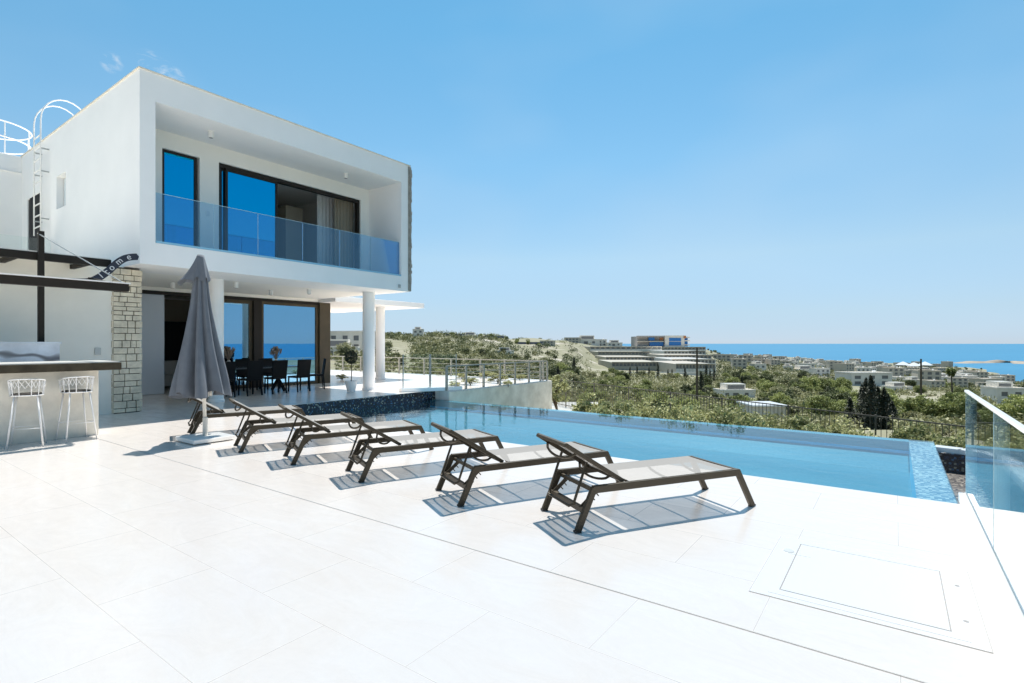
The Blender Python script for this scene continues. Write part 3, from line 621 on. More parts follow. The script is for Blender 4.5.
BR = empty('bar_counter', (-10.6, 0, 0), 'outdoor bar with a thick dark edged top and pale stone front', 'bar')
g = MB(); g.box(-10.9, -10.26, -5, 3.0, 0, 1.03); g.build('front_panel', M['barpanel'], BR, bevel=.004)
g = MB(); g.box(-10.95, -9.98, -5.1, 3.22, 1.033, 1.15); g.build('counter_edge', M['bartop'], BR, bevel=.006)
g = MB(); g.box(-10.93, -10.0, -5.08, 3.20, 1.151, 1.166); g.build('counter_top', M['bartopface'], BR)
KU = empty('marble_upstand', (-11.6, 0, 0), 'blue grey veined marble block standing behind the bar counter', 'kitchen unit')
def marble():
    m = M['marble']; t = m.node_tree; n = t.nodes.new; L = t.links.new; b = t.nodes['Principled BSDF']; src = b.inputs['Base Color'].links[0].from_socket
    ge = n('ShaderNodeNewGeometry'); wv = n('ShaderNodeTexWave'); wv.inputs['Scale'].default_value = .7; wv.inputs['Distortion'].default_value = 5; wv.inputs['Detail'].default_value = 3; wv.inputs['Detail Scale'].default_value = .8
    mpn = n('ShaderNodeMapping'); mpn.inputs['Rotation'].default_value = (.5, .2, .3); L(ge.outputs['Position'], mpn.inputs[0]); L(mpn.outputs[0], wv.inputs['Vector'])
    r = n('ShaderNodeMapRange'); r.inputs['From Min'].default_value = .0; r.inputs['From Max'].default_value = .010; L(wv.outputs['Fac'], r.inputs['Value'])
    x = n('ShaderNodeMix'); x.data_type = 'RGBA'; L(r.outputs[0], x.inputs[0]); x.inputs[6].default_value = (.14, .15, .17, 1); L(src, x.inputs[7]); L(x.outputs[2], b.inputs['Base Color'])
marble()
g = MB(); g.box(-12.1, -11.5, -4, 2.82, 0, 1.44); g.build('body', M['marble'], KU)
g = MB(); g.box(-12.12, -11.48, -4.02, 2.84, 1.442, 1.475); g.build('top_slab', M['marble'], KU)

# ------------------------------------------------------------------ bar stools
def make_stool():
    r = empty('bar_stool', (0, 0, 0))
    q = MB(); n_ = 20; sh = lambda a, k: (k*.175*math.copysign(abs(math.cos(a))**.75, math.cos(a)), k*.175*math.copysign(abs(math.sin(a))**.75, math.sin(a)))
    q.prism([sh(2*math.pi*i/n_, .93) for i in range(n_)], .715, .745); q.build('seat', M['darkwood'], r)
    q = MB(); q.tube([(*sh(2*math.pi*i/n_, 1), .72) for i in range(n_)], .008, 6, closed=True); q.build('seat_ring', M['whitemetal'], r, smooth=True)
    arc = [R(-118)+R(236)*i/16 for i in range(17)]
    top = [(*[c*1.12 for c in sh(a, 1)], .95-.05*(abs(a)/R(118))**2) for a in arc]
    q = MB(); q.tube([(*sh(arc[0], 1), .72)]+top+[(*sh(arc[-1], 1), .72)], .008, 6); q.build('backrest_rim', M['whitemetal'], r, smooth=True)
    for i in range(1, 16, 2):
        q = MB(); q.tube([(*sh(arc[i], 1), .72), top[i]], .0055, 6); q.build('back_rod', M['whitemetal'], r)
    q = MB()
    for i in range(1, 15):
        a, b = top[i], top[i+1]; p0 = Vector((*sh(arc[i], 1), .72)); p1 = Vector((*sh(arc[i+1], 1), .72)); a = Vector(a); b = Vector(b)
        q.tube([p0.lerp(a, .45), p1.lerp(b, .95)], .0028, 5); q.tube([p0.lerp(a, .95), p1.lerp(b, .45)], .0028, 5)
    q.build('back_lattice', M['whitemetal'], r)
    for sxx in (1, -1):
        for syy in (1, -1):
            q = MB(); q.tube([(sxx*.12, syy*.12, .715), (sxx*.185, syy*.19, 0)], .0115, 8); q.build('leg', M['whitemetal'], r, smooth=True)
    q = MB(); k = .165; q.tube([(k, k, .26), (-k, k, .26), (-k, -k, .26), (k, -k, .26)], .008, 6, closed=True); q.build('footrest', M['whitemetal'], r)
    return r
st = make_stool(); st.location = (-9.96, 2.08, 0); st.rotation_euler.z = R(-18)
tag(st, 'white wire bar stool at the bar, the one farther from the stone pier', 'bar stool', 'white bar stools at the counter')
st2 = copy_tree(st); st2.location = (-10.03, 2.66, 0); st2.rotation_euler.z = R(4)
st2['label'] = 'white wire bar stool at the end of the bar nearest the stone pier'

# ------------------------------------------------------------------ umbrella
UB = empty('closed_umbrella', (-8.35, 3.75, 0), 'closed grey parasol with hanging folds standing in a white base slab', 'umbrella')
g = MB(); g.box(-8.65, -8.05, 3.46, 4.04, .012, .075); g.build('base_slab', M['coat'], UB, bevel=.012)
g = MB(); g.lathe([(.035, .076), (.035, .34), (.028, .35)], (-8.35, 3.75, 0), 16); g.build('base_sleeve', M['pole'], UB)
g = MB(); g.tube([(-8.35, 3.75, .09), (-8.42, 3.715, 2.72)], .024, 14); g.build('pole', M['pole'], UB, smooth=True)
g = MB(); nf, nz_ = 96, 26
def urad(z):
    return float(np.interp(z, [.55, .9, 1.5, 2.0, 2.3, 2.45, 2.74], [.35, .305, .20, .125, .095, .085, .04]))
for j in range(nz_+1):
    for i in range(nf):
        a = 2*math.pi*i/nf; z0 = .69+.045*math.sin(a*4+.7)+.02*math.sin(a*9); t = j/nz_; z = z0+(2.735-z0)*t
        fold = .18-.72*(1-abs(math.sin(a*4.0+.7*t+.25*math.sin(3*t))))**1.6+.09*math.sin(a*5+2.2*(1-t)+1)+.06*math.sin(a*13+2+2*t)
        rr = urad(z)*(1+fold*(1-.45*t)); cxx = -8.42; g.v.append((cxx+rr*math.cos(a), 3.715+rr*math.sin(a), z))
for j in range(nz_):
    for i in range(nf): a = j*nf+i; b = j*nf+(i+1) % nf; g.f.append((a, b, b+nf, a+nf))
g.f.append(tuple(nz_*nf+i for i in range(nf))); g.build('canopy', M['umb'], UB, smooth=True)
g = MB(); nf = 48                                                    # vent cap, flaring out to one side
for j in range(9):
    t = j/8
    for i in range(nf):
        a = 2*math.pi*i/nf; rr = .118*(1-t)+.045*t; rr *= 1+.13*math.sin(6*a+1)*(1-t)
        side = math.cos(a-R(215)); ext = 1+1.7*max(0, side)**3*(1-t); zlow = 2.40-.06*max(0, side)**2+.03*math.sin(6*a)
        g.v.append((-8.42+rr*ext*math.cos(a), 3.715+rr*ext*math.sin(a), zlow+(2.77-zlow)*t))
for j in range(8):
    for i in range(nf): a = j*nf+i; b = j*nf+(i+1) % nf; g.f.append((a, b, b+nf, a+nf))
g.f.append(tuple(8*nf+i for i in range(nf))); g.build('top_cap', M['umb'], UB, smooth=True)
g = MB()
for k in range(8):
    a = 2*math.pi*k/8+.2; g.tube([(-8.40+.05*math.cos(a), 3.74+.05*math.sin(a), 2.3), (-8.38+.10*math.cos(a), 3.745+.10*math.sin(a), .66)], .008, 6)
g.build('ribs', M['pole'], UB)
g = MB(); g.tube([(-8.36+.24*math.cos(a), 3.75+.24*math.sin(a), 1.35+.02*math.sin(a*2)) for a in np.linspace(0, 2*math.pi, 33)[:-1]], .012, 6, closed=True)

# ------------------------------------------------------------------ loungers
def make_lounger():
    r = empty('sun_lounger', (0, 0, 0)); W = .62; TR = []
    def P(s, t, z): return (s-.74, t-.31, z)
    for t in (.018, W-.018):
        q = MB(); q.bar(P(-.01, t, .318), P(1.475, t, .318), .036, .058); q.build('side_rail', M['frame'], r, bevel=.005)
        for (s0, s1) in ((.005, -.14), (1.455, 1.625)):
            q = MB(); q.bar(P(s0, t, .33), P(s1, t, .012), .034, .05, up=(1, 0, 0)); lg = q.build('leg', M['frame'], r, bevel=.004)
            q = MB(); q.bar(P(s1-.0*s0, t, .014), P(s1+(.004 if s1 > 1 else -.004), t, 0), .038, .056, up=(1, 0, 0)); q.build('foot_cap', M['rubber'], lg)
    def arcbar(s, z, dip, rad=.011, a=.035, b=W-.035, lean=0):
        return MB().tube([P(s+lean*math.sin(math.pi*k/10), a+(b-a)*k/10, z-dip*math.sin(math.pi*k/10)**.6) for k in range(11)], rad, 8)
    for s in (.52, .92, 1.30): arcbar(s, .31, .055).build('cross_bar', M['frame'], r, smooth=True)
    q = MB(); q.bar(P(1.455, .03, .325), P(1.455, W-.03, .325), .03, .04); q.build('end_bar', M['frame'], r)
    q = MB(); q.bar(P(-.075, .03, .16), P(-.075, W-.03, .16), .03, .045); q.build('rear_stretcher', M['frame'], r)
    q = MB(); q.bar(P(.02, .03, .30), P(.02, W-.03, .30), .02, .03); q.build('rear_cross_bar', M['frame'], r)
    # seat sling
    q = MB(); ns, ntt = 16, 8
    def sag(u, v): return .0035-.010*math.sin(math.pi*v)*(.4+.6*math.sin(math.pi*u))
    for i in range(ns+1):
        for j in range(ntt+1):
            u, v = i/ns, j/ntt; q.v.append(P(.335+1.075*u, .022+(W-.044)*v, .347+sag(u, v)))
    for i in range(ns):
        for j in range(ntt): a = i*(ntt+1)+j; q.f.append((a, a+ntt+1, a+ntt+2, a+1))
    q.build('seat_sling', M['sling'], r, smooth=True)
    # backrest: hinge (.27,.36) to top (-.23,.68)
    A, B = Vector((.28, 0, .355)), Vector((-.225, 0, .672)); bf = None
    def Q(u, t, off=0):
        p = A.lerp(B, u); nn = Vector((B.z-A.z, 0, -(B.x-A.x))).normalized(); p = p+nn*off; return P(p.x, t, p.z)
    q = MB()
    for t in (.055, W-.055): q.bar(Q(-.03, t), Q(1.0, t), .028, .034)
    q.bar(Q(.985, .055), Q(.985, W-.055), .034, .028); q.bar(Q(.0, .055), Q(.0, W-.055), .022, .026)
    bf = q.build('backrest_frame', M['frame'], r, bevel=.004)
    for u in (.80, .18):
        q = MB(); q.tube([Q(u, .06+(W-.12)*k/12, -.012-.075*math.sin(math.pi*k/12)**.5) for k in range(13)], .0105, 8); q.build('spreader_bar', M['frame'], bf, smooth=True)
    q = MB()
    for i in range(9):
        for j in range(ntt+1): u, v = i/8, j/ntt; q.v.append(Q(.02+.95*u, .06+(W-.12)*v, .018-.012*math.sin(math.pi*v)))
    for i in range(8):
        for j in range(ntt): a = i*(ntt+1)+j; q.f.append((a, a+1, a+ntt+2, a+ntt+1))
    q.build('backrest_sling', M['sling'], r, smooth=True)
    # support U bar and ratchets
    q = MB(); e = P(-.16, 0, .175)
    q.tube([Q(.56, .10, -.02), P(-.13, .10, .20), P(-.155, .13, .178), P(-.155, W-.13, .178), P(-.13, W-.10, .20), Q(.56, W-.10, -.02)], .011, 8); q.build('support_bar', M['frame'], r, smooth=True)
    for t in (.075, W-.075):
        q = MB(); q.bar(P(.075, t, .30), P(-.085, t, .165), .008, .034, up=(1, 0, 0))
        for k in range(4):
            f = .15+.22*k; c = Vector(P(.075-.16*f, t, .30-.135*f)); q.bar(c, c+Vector((.028, 0, -.034)), .008, .012, up=(0, 1, 0))
        q.build('ratchet', M['frame'], r)
    return r
L0 = make_lounger()
lab = ['grey sling lounger farthest left, its head end behind the parasol pole', 'grey sling lounger second from the parasol', 'grey sling lounger third from the parasol',
       'grey sling lounger third from the right in the row by the pool', 'grey sling lounger just left of the nearest one', 'nearest and rightmost grey sling lounger, beside the pool']
feet = [(-8.75, 3.72, 69), (-7.04, 3.61, 69), (-5.82, 3.61, 67), (-4.51, 3.57, 66), (-3.13, 3.56, 63), (-1.97, 3.59, 58)]
for i, (fx, fy, an) in enumerate(feet):
    o = L0 if i == 0 else copy_tree(L0); a = R(an); lx, ly = -.14-.74, .018-.31
    o.location = (fx-(lx*math.cos(a)-ly*math.sin(a)), fy-(lx*math.sin(a)+ly*math.cos(a)), 0); o.rotation_euler.z = a
    tag(o, lab[i], 'sun lounger', 'sun loungers in a row along the pool')

# ------------------------------------------------------------------ dining set
DT = empty('dining_table', (-15.4, 8.2, 0), 'long dark dining table with crossed legs on the shaded terrace', 'table')
g = MB(); g.box(-15.85, -14.95, 6.7, 9.75, .72, .75); g.build('table_top', M['tabletop'], DT, bevel=.005)
for y in (7.4, 9.05):
    g = MB(); g.bar((-15.75, y, .715), (-15.05, y, .02), .07); g.build('leg', M['black'], DT); g = MB(); g.bar((-15.05, y+.001, .714), (-15.75, y+.001, .02), .069); g.build('leg', M['black'], DT)
def make_chair():
    r = empty('dining_chair', (0, 0, 0))
    q = MB(); q.box(-.23, .23, -.23, .23, .42, .47); q.build('seat', M['black'], r, bevel=.015)
    q = MB(); q.quadbox([(-.22, .20, .47), (.22, .20, .47), (.22, .235, .47), (-.22, .235, .47), (-.23, .27, .97), (.23, .27, .97), (.23, .30, .97), (-.23, .30, .97)]); q.build('backrest', M['black'], r, bevel=.01)
    for x in (-.2, .2):
        q = MB(); q.bar((x, .205, .42), (x*1.05, .25, 0), .032); q.build('leg', M['black'], r); q = MB(); q.bar((x, -.2, .42), (x*1.02, -.21, 0), .032); q.build('leg', M['black'], r)
    return r
C0 = make_chair(); first = True
spots = [(-14.62, 7.0, -90, 'black dining chair on the pool side of the table, hidden most by the parasol'), (-14.62, 7.75, -88, 'black dining chair on the pool side, second from the parasol'),
         (-14.62, 8.5, -92, 'black dining chair on the pool side, third from the parasol'), (-14.62, 9.25, -87, 'black dining chair on the pool side nearest the table end'),
         (-16.2, 7.0, 90, 'black dining chair on the glass side nearest the living room opening'), (-16.2, 7.75, 92, 'black dining chair on the glass side, second from the living room opening'),
         (-16.2, 8.5, 88, 'black dining chair on the glass side in front of the door mullion'), (-16.2, 9.25, 90, 'black dining chair on the glass side near the bronze corner post'),
         (-14.95, 10.05, -28, 'black dining chair turned at the far end of the table by the bronze post')]
for (x, y, a, l) in spots:
    c = C0 if first else copy_tree(C0); first = False
    c.location = (x, y, 0); c.rotation_euler.z = R(a); tag(c, l, 'chair', 'black chairs round the dining table')
def bouquet(x, y, label):
    r = empty('vase_of_dried_grass', (x, y, .75), label, 'vase', 'vases on the dining table')
    q = MB(); q.lathe([(.045, 0), (.07, .08), (.05, .18), (.035, .22)], (x, y, .75), 16); q.build('vase', M['sofa'], r, smooth=True)
    q = MB()
    for k in range(46):
        a = random.uniform(0, 6.28); rr = random.uniform(0, .15); h_ = random.uniform(.34, .52)
        q.bar((x, y, .95), (x+rr*math.cos(a), y+rr*math.sin(a), .75+h_), .006); c = Vector((x+rr*math.cos(a), y+rr*math.sin(a), .75+h_))
        q.bar(c, c+Vector((rr*.2*math.cos(a), rr*.2*math.sin(a), .09)), .028)
    q.build('dried_grass', mat('dried_grass', (.26, .19, .14), .9), r)
bouquet(-15.4, 7.55, 'vase of brown dried grass on the dining table nearer the parasol'); bouquet(-15.35, 8.95, 'vase of brown dried grass on the dining table nearer the bronze post')

# ------------------------------------------------------------------ foliage builder
def leaves(n_, c, rad, size, shell=.35, rnd=rng, flat=1.0, up=False):
    """n_ leaf quads inside an ellipsoid"""
    d = rnd.normal(size=(n_, 3)); d /= np.linalg.norm(d, axis=1)[:, None]; r = (shell+(1-shell)*rnd.random(n_))[:, None]
    p = np.array(c)+d*r*np.array(rad)
    a = rnd.normal(size=(n_, 3)); a[:, 2] *= flat
    if up: a[:, 2] = np.abs(a[:, 2])+1.0
    a /= np.linalg.norm(a, axis=1)[:, None]; b = np.cross(a, rnd.normal(size=(n_, 3))); b /= np.linalg.norm(b, axis=1)[:, None]
    s_ = size*(.6+.8*rnd.random(n_))[:, None]; k = .45 if not up else .2
    return np.stack([p-a*s_, p+b*s_*k, p+a*s_, p-b*s_*k], 1).reshape(-1, 3)
def leafmesh(name, arrs, m, parent=None, loc=None):
    v = np.concatenate(arrs); n_ = len(v)//4; me = bpy.data.meshes.new(name)
    me.vertices.add(len(v)); me.vertices.foreach_set('co', v.astype(np.float32).ravel()); me.loops.add(len(v)); me.loops.foreach_set('vertex_index', np.arange(len(v), dtype=np.int32))
    me.polygons.add(n_); me.polygons.foreach_set('loop_start', np.arange(0, len(v), 4, dtype=np.int32)); me.polygons.foreach_set('loop_total', np.full(n_, 4, dtype=np.int32)); me.update(calc_edges=True); me.materials.append(m)
    o = bpy.data.objects.new(name, me); col.objects.link(o)
    if parent is not None: o.parent = parent; kids.setdefault(parent.name, []).append(o)
    return o
def bushy(name, m, H_, W_, trunk, nc=34, nl=60, leaf=.13, seed=0):
    """unit tree: foliage in lumps with gaps, trunk and limbs"""
    rd = np.random.default_rng(seed); r = empty(name, (0, 0, 0)); A_ = []; q = MB(); top = trunk
    for k in range(nc):
        a = rd.uniform(0, 6.28); rr = W_*.5*math.sqrt(rd.random())*.85; z = trunk+(H_-trunk)*(.12+.8*rd.random()*(1-.45*(rr/(W_*.5))**2))
        c = (rr*math.cos(a), rr*math.sin(a), z); s_ = W_*rd.uniform(.10, .2)
        A_.append(leaves(int(nl*rd.uniform(.6, 1.4)), c, (s_, s_, s_*.75), leaf, .3, rd))
        if k % 4 == 0: q.tube([(0, 0, trunk*.7), (c[0]*.5, c[1]*.5, trunk+(z-trunk)*.45), c], [H_*.014, H_*.009, H_*.004], 5)
    q.tube([(0, 0, -.3), (.04*W_, .02*W_, trunk*.5), (0, 0, trunk), (0, .03*W_, trunk+(H_-trunk)*.5)], [H_*.035, H_*.027, H_*.022, H_*.008], 8)
    q.build('trunk', M['bark'], r); leafmesh('crown', A_, m, r); return r
def cypress(seed, Hh=7., Wd=1.1):
    rd = np.random.default_rng(seed); r = empty('cypress', (0, 0, 0)); A_ = []
    for k in range(60):
        t = (k+.5)/60; z = .35+(Hh-.4)*t; rr = Wd*.5*(math.sin(math.pi*min(1, (t*.86+.14)))**.6)*(1.05-.55*t); a = rd.uniform(0, 6.28)
        A_.append(leaves(34, (rr*.3*math.cos(a), rr*.3*math.sin(a), z), (rr*rd.uniform(.7, 1.15), rr*rd.uniform(.7, 1.15), .32), .13, .5, rd, up=True))
    q = MB(); q.tube([(0, 0, -.3), (0, 0, Hh*.8)], [.11, .03], 7); q.build('trunk', M['bark'], r); leafmesh('crown', A_, M['cyp'], r); return r

# near shrubs between the pool and the iron fence
protos = [bushy('leafy_shrub', M['shrub'], 1.45, 1.25, .15, 40, 120, .036, 100+i) for i in range(5)]
loc_list = []
rs_ = random.Random(5)
for px in np.arange(604, 1100, 9.0):
    for row in range(2 if px > 640 else 1):
        yy = (13.0 if row == 0 else 14.0)+rs_.uniform(-.35, .35); rr_ = (px+rs_.uniform(-4, 4)-CX)/F
        Yd = yy/(SN*rr_+CS); p = at(px, Yd)
        if p.y > 12.4: loc_list.append((p.x, yy, rs_.uniform(.98, 1.25)*(1 if px < 740 else rs_.uniform(.74, .92))*(.62 if 852 < px < 900 else 1)))
hedge = []
for i, (x, y, s_) in enumerate(loc_list):
    o = protos[i] if i < 5 else copy_tree(protos[rs_.randrange(5)])
    o.location = (x, y, -1.8); o.scale = (s_, s_, s_*rs_.uniform(.92, 1.12)); o.rotation_euler.z = rs_.uniform(0, 6.28)
    X_ = CS*x+SN*y; Y_ = -SN*x+CS*y; hedge.append((o, CX+F*X_/Y_, y)); tag(o, None, 'shrub', 'leafy shrubs growing beyond the pool edge')
t_ = bushy('small_tree', M['shrub'], 2.0, 1.15, .7, 26, 50, .07, 300); p = gp(556, 420, -1.8); t_.location = (p.x, p.y, -1.8)
tag(t_, 'small round young tree beside the end of the concrete retaining wall', 'tree')
t_ = bushy('small_tree', M['shrub'], 1.7, 1.4, .3, 26, 50, .08, 301); p = at(590, 19, -1.8); t_.location = (p.x, p.y, -1.8)
tag(t_, 'round low tree behind the white gravel beyond the pool', 'tree')

# iron fence beyond
FA, FB = Vector((-15.3, 23.9)), Vector((4.5, 13.6)); FN = empty('iron_fence', (-5, 18, -1.8), 'long black iron bar fence running along the slope beyond the pool hedge', 'fence')
ln = (FB-FA).length; d = (FB-FA)/ln
g = MB(); n_ = int(ln/.13)
for k in range(n_): p = FA+d*(k*.13+.03); g.box(p.x-.007, p.x+.007, p.y-.007, p.y+.007, -1.75, -.36)
bars = g.build('bars', M['iron'], FN); tag(bars, kind='stuff')
for z in (-.38, -1.6):
    g = MB(); g.bar((FA.x, FA.y, z), (FB.x, FB.y, z), .022, .03); g.build('rail', M['iron'], FN)
for k in range(0, int(ln/2.4)+1):
    p = FA+d*(k*2.4); g = MB(); g.box(p.x-.02, p.x+.02, p.y-.02, p.y+.02, -2.2, -.34); g.build('post', M['iron'], FN)

# terrace rails
def railing(name, p0, posts, top, label, axis):
    r = empty(name, (p0[0], p0[1], 0), label, 'railing')
    for q_ in posts:
        x, y = (p0[0], q_) if axis == 'y' else (q_, p0[1]); g = MB(); g.box(x-.03, x+.03, y-.03, y+.03, 0, top); g.build('post', M['railpaint'], r)
    a, b = posts[0], posts[-1]
    for z in (top+.015, top*.72, top*.45, top*.2):
        g = MB(); w_ = .05 if z > top else .022
        if axis == 'y': g.bar((p0[0], a, z), (p0[0], b, z), w_, w_*.8)
        else: g.bar((a, p0[1], z), (b, p0[1], z), w_, w_*.8)
        g.build('rail', M['railpaint'], r)
    return r
railing('side_railing', (-11.12, 0), [12.0, 12.9, 13.8, 14.7, 15.6, 16.5, 17.3, 17.78], .74, 'taupe metal railing along the top of the concrete retaining wall', 'y')
railing('back_railing', (0, 17.78), [-30, -28.5, -27, -25.5, -24, -22.5, -21.1, -19.6, -17.9, -16.2, -14.5, -13.2, -11.3], .74, 'taupe metal railing along the far back edge of the terrace', 'x')
# small rocks and plants on the terrace
for i, (px, py, s_) in enumerate(((455, 388, .5), (470, 385, .6), (498, 383, .8), (520, 380, .5), (462, 379, .5), (486, 378, .6), (508, 386, .4), (342, 380, .5), (440, 374, .5))):
    p = gp(px, py, 0); o = protos[i % 5]; o = copy_tree(o); o.location = (p.x, p.y, 0); o.scale = (s_*.8, s_*.8, s_*.35); o.rotation_euler.z = i
    tag(o, 'low ground plant on the white terrace, '+['at the left end of the rail bed', 'second in the rail bed', 'behind the middle of the side railing', 'near the far terrace corner', 'behind the second plant of the bed', 'left of the middle side railing', 'closest to the side railing', 'by the clipped ball tree', 'left of the kerb glass'][i], 'plant', 'low plants on the far terrace')
# planter with ball tree
PT = empty('potted_tree', (-13.15, 10.35, 0), 'clipped ball tree in a white tapered pot beside the round column', 'potted tree')
x, y = -13.3, 10.15
g = MB(); g.lathe([(.11, 0), (.19, .30), (.2, .32), (.17, .32), (.16, .27)], (x, y, 0), 20); g.build('pot', M['plaster'], PT, smooth=False)
g = MB(); g.tube([(x, y, .25), (x+.02, y, .6), (x, y, 1.0)], .014, 6); g.build('trunk', M['bark'], PT)
lm = leaves(900, (0, 0, 0), (.19, .19, .2), .03, .75); lm = lm+np.array((x+13.15, y-10.35, 1.03)); leafmesh('crown', [lm], M['cyp'], PT)
# glass panels at the pool end kerb
for k, (a, b) in enumerate((((-11.96, 11.0), (-11.53, 11.68)), ((-11.51, 11.71), (-11.08, 12.39)))):
    g = MB(); g.bar((*a, .615), (*b, .615), .012, 1.01); o = g.build('glass_screen', M['glass_kerb']); tag(o, ['clear glass screen on the kerb nearest the pool corner', 'clear glass screen on the far half of the kerb'][k], 'glass screen', 'glass screens on the pool end kerb')
    for e in (a, b): g = MB(); g.box(e[0]-.012, e[0]+.012, e[1]-.012, e[1]+.012, .111, 1.12); g.build('edge_trim', M['steel'], o)

# ------------------------------------------------------------------ deck balustrade and hatch
GB = empty('glass_balustrade', (.6, 3, 0), 'clear glass balustrade with white top rail along the right deck edge', 'balustrade')
g = MB(); g.box(.475, .595, -3, 6.40, 0, .075); g.build('base_channel', M['whitemetal'], GB, bevel=.006)
g = MB(); g.box(.518, .5255, -2.9, 6.39, .0751, .083); g.box(.5415, .549, -2.9, 6.39, .0751, .083); g.build('glazing_gasket', M['steel'], GB)
for a, b in ((4.70, 6.40), (3.0, 4.68), (1.3, 2.98), (-.4, 1.28), (-2.1, -.42)):
    g = MB(); g.box(.527, .540, a, b, .0755, 1.0); gl = g.build('glass_panel', M['glass_deck'], GB)
    for e in (a, b-.004): q = MB(); q.box(.5265, .5405, e, e+.004, .0755, 1.0); q.build('glass_edge', M['glass_edge'], gl)
g = MB(); g.box(.517, .550, -2.1, 6.40, 1.001, 1.024); g.build('top_rail', M['whitemetal'], GB, bevel=.006)
HT = empty('floor_hatch', (-.16, 3.88, 0), 'white metal access hatch set flush in the deck tiles', 'hatch')
WH = mat('hatch_white', (.93, .88, .83), .35); DK = mat('hatch_gap', (.14, .14, .14), .8)
g = MB(); g.box(-.6935, .3735, 3.3265, 4.4235, .0006, .0012); g.build('gap_plate', DK, HT)
g = MB(); g.slab('z', .0018, .0046, (-.69, .37), (3.33, 4.42), [(-.552, .232, 3.448, 4.322)]); g.build('frame', WH, HT, bevel=.002)
g = MB(); g.box(-.546, .226, 3.460, 4.316, .0018, .0044); g.build('lid', WH, HT, bevel=.002)
g = MB(); g.box(-.60, .30, 3.375, 3.381, .0047, .0053); g.build('seam', mat('hatch_seam', (.35, .35, .35), .7), HT)
for y in (3.62, 4.12):
    g = MB(); g.lathe([(.012, .0047), (.012, .0057)], (.30, y, 0), 12); g.build('keyhole', DK, HT)
g = MB(); g.lathe([(.035, .0047), (.033, .0075)], (-.60, 4.13, 0), 20); g.box(-.60, -.46, 4.08, 4.086, .0047, .0057); g.build('lid_handle', M['steel'], HT)

# ------------------------------------------------------------------ trees on the slope
kinds = {'dark_tree': [bushy('dark_tree', M['darkgreen'], 5.2, 4.8, 1.3, 52, 90, .17, 40+i) for i in range(3)],
         'olive_tree': [bushy('olive_tree', M['olive'], 4.6, 5.2, 1.2, 52, 90, .17, 10+i) for i in range(3)],
         'green_tree': [bushy('green_tree', M['green'], 5.6, 5.0, 1.4, 56, 90, .17, 20+i) for i in range(3)],
         'shrubby_bush': [bushy('shrubby_bush', M['scrub'], 2.4, 3.4, .3, 36, 70, .14, 30+i) for i in range(3)]}
for ks in kinds.values():
    for o in ks: o['unused'] = 1
lbl = {'dark_tree': (None, 'tree', 'dark evergreen trees in the valley'), 'olive_tree': ('grey green olive tree on the slope below the villa', 'tree', 'olive trees on the slope'), 'green_tree': ('full dark green tree in the valley below the pool', 'tree', 'green trees in the valley'),
       'shrubby_bush': ('round dry bush on the hillside beyond the terrace', 'bush', 'bushes on the hillside')}
def put(kind, px, Y, s_=1, sz=None):
    ks = kinds[kind]; o = ks[rs_.randrange(len(ks))]
    if o.get('unused'): del o['unused']
    else: o = copy_tree(o); o.pop('unused', None) if hasattr(o, 'pop') else None
    p = at(px, Y); o.location = (p.x, p.y, terr(px, Y)-.1); o.scale = (s_, s_, (sz or s_)); o.rotation_euler.z = rs_.uniform(0, 6.28); tag(o, *lbl[kind]); return o
BLOCK = [(722, 758, 60, 150), (750, 795, 30, 60), (845, 895, 120, 520), (600, 720, 260, 900), (990, 1030, 60, 190), (896, 945, 60, 190)]
def free(px, Y): return not any(a < px < b and c < Y < d_ for a, b, c, d_ in BLOCK)
veg = []
tries = 0
while len(veg) < 430 and tries < 6000:
    tries += 1; px = rs_.uniform(550, 1080); Y = math.exp(rs_.uniform(math.log(36), math.log(330)))
    if not free(px, Y): continue
    if px < 600 and Y > 170: continue
    k = rs_.choice(['olive_tree', 'green_tree', 'green_tree', 'dark_tree', 'dark_tree', 'shrubby_bush']); s_ = rs_.uniform(.55, 1.05)
    if Y < 70: k = rs_.choice(['shrubby_bush', 'shrubby_bush', 'green_tree']); s_ = rs_.uniform(.32, .55)
    elif Y < 130: s_ *= .68
    if 585 < px < 725: s_ *= .72
    if px > 890 and Y > 90 and (rs_.random() < .4): continue
    veg.append((put(k, px, Y, s_), k, px, Y))
for i in range(90):                                                # left hillside
    px = rs_.uniform(340, 556); Y = rs_.uniform(70, 330)
    if 388 < px < 412 and 90 < Y < 230: continue
    k = rs_.choice(['shrubby_bush', 'dark_tree', 'olive_tree']); veg.append((put(k, px, Y, rs_.uniform(.6, 1.1)*(1 if k == 'shrubby_bush' else .6)), k, px, Y))
for i in range(20):
    px = 385+i*8+rs_.uniform(-4, 4); Y = 400+rs_.uniform(-20, 40); veg.append((put('green_tree', px, Y, rs_.uniform(.5, .9)), 'green_tree', px, Y))
ORD = ['leftmost', 'second', 'third', 'fourth', 'fifth', 'sixth', 'seventh', 'eighth', 'ninth', 'tenth', 'eleventh', 'twelfth', 'thirteenth', 'fourteenth', 'fifteenth', 'sixteenth', 'seventeenth', 'eighteenth', 'nineteenth', 'twentieth', 'twenty-first', 'twenty-second', 'twenty-third', 'twenty-fourth', 'twenty-fifth', 'twenty-sixth', 'twenty-seventh', 'twenty-eighth']
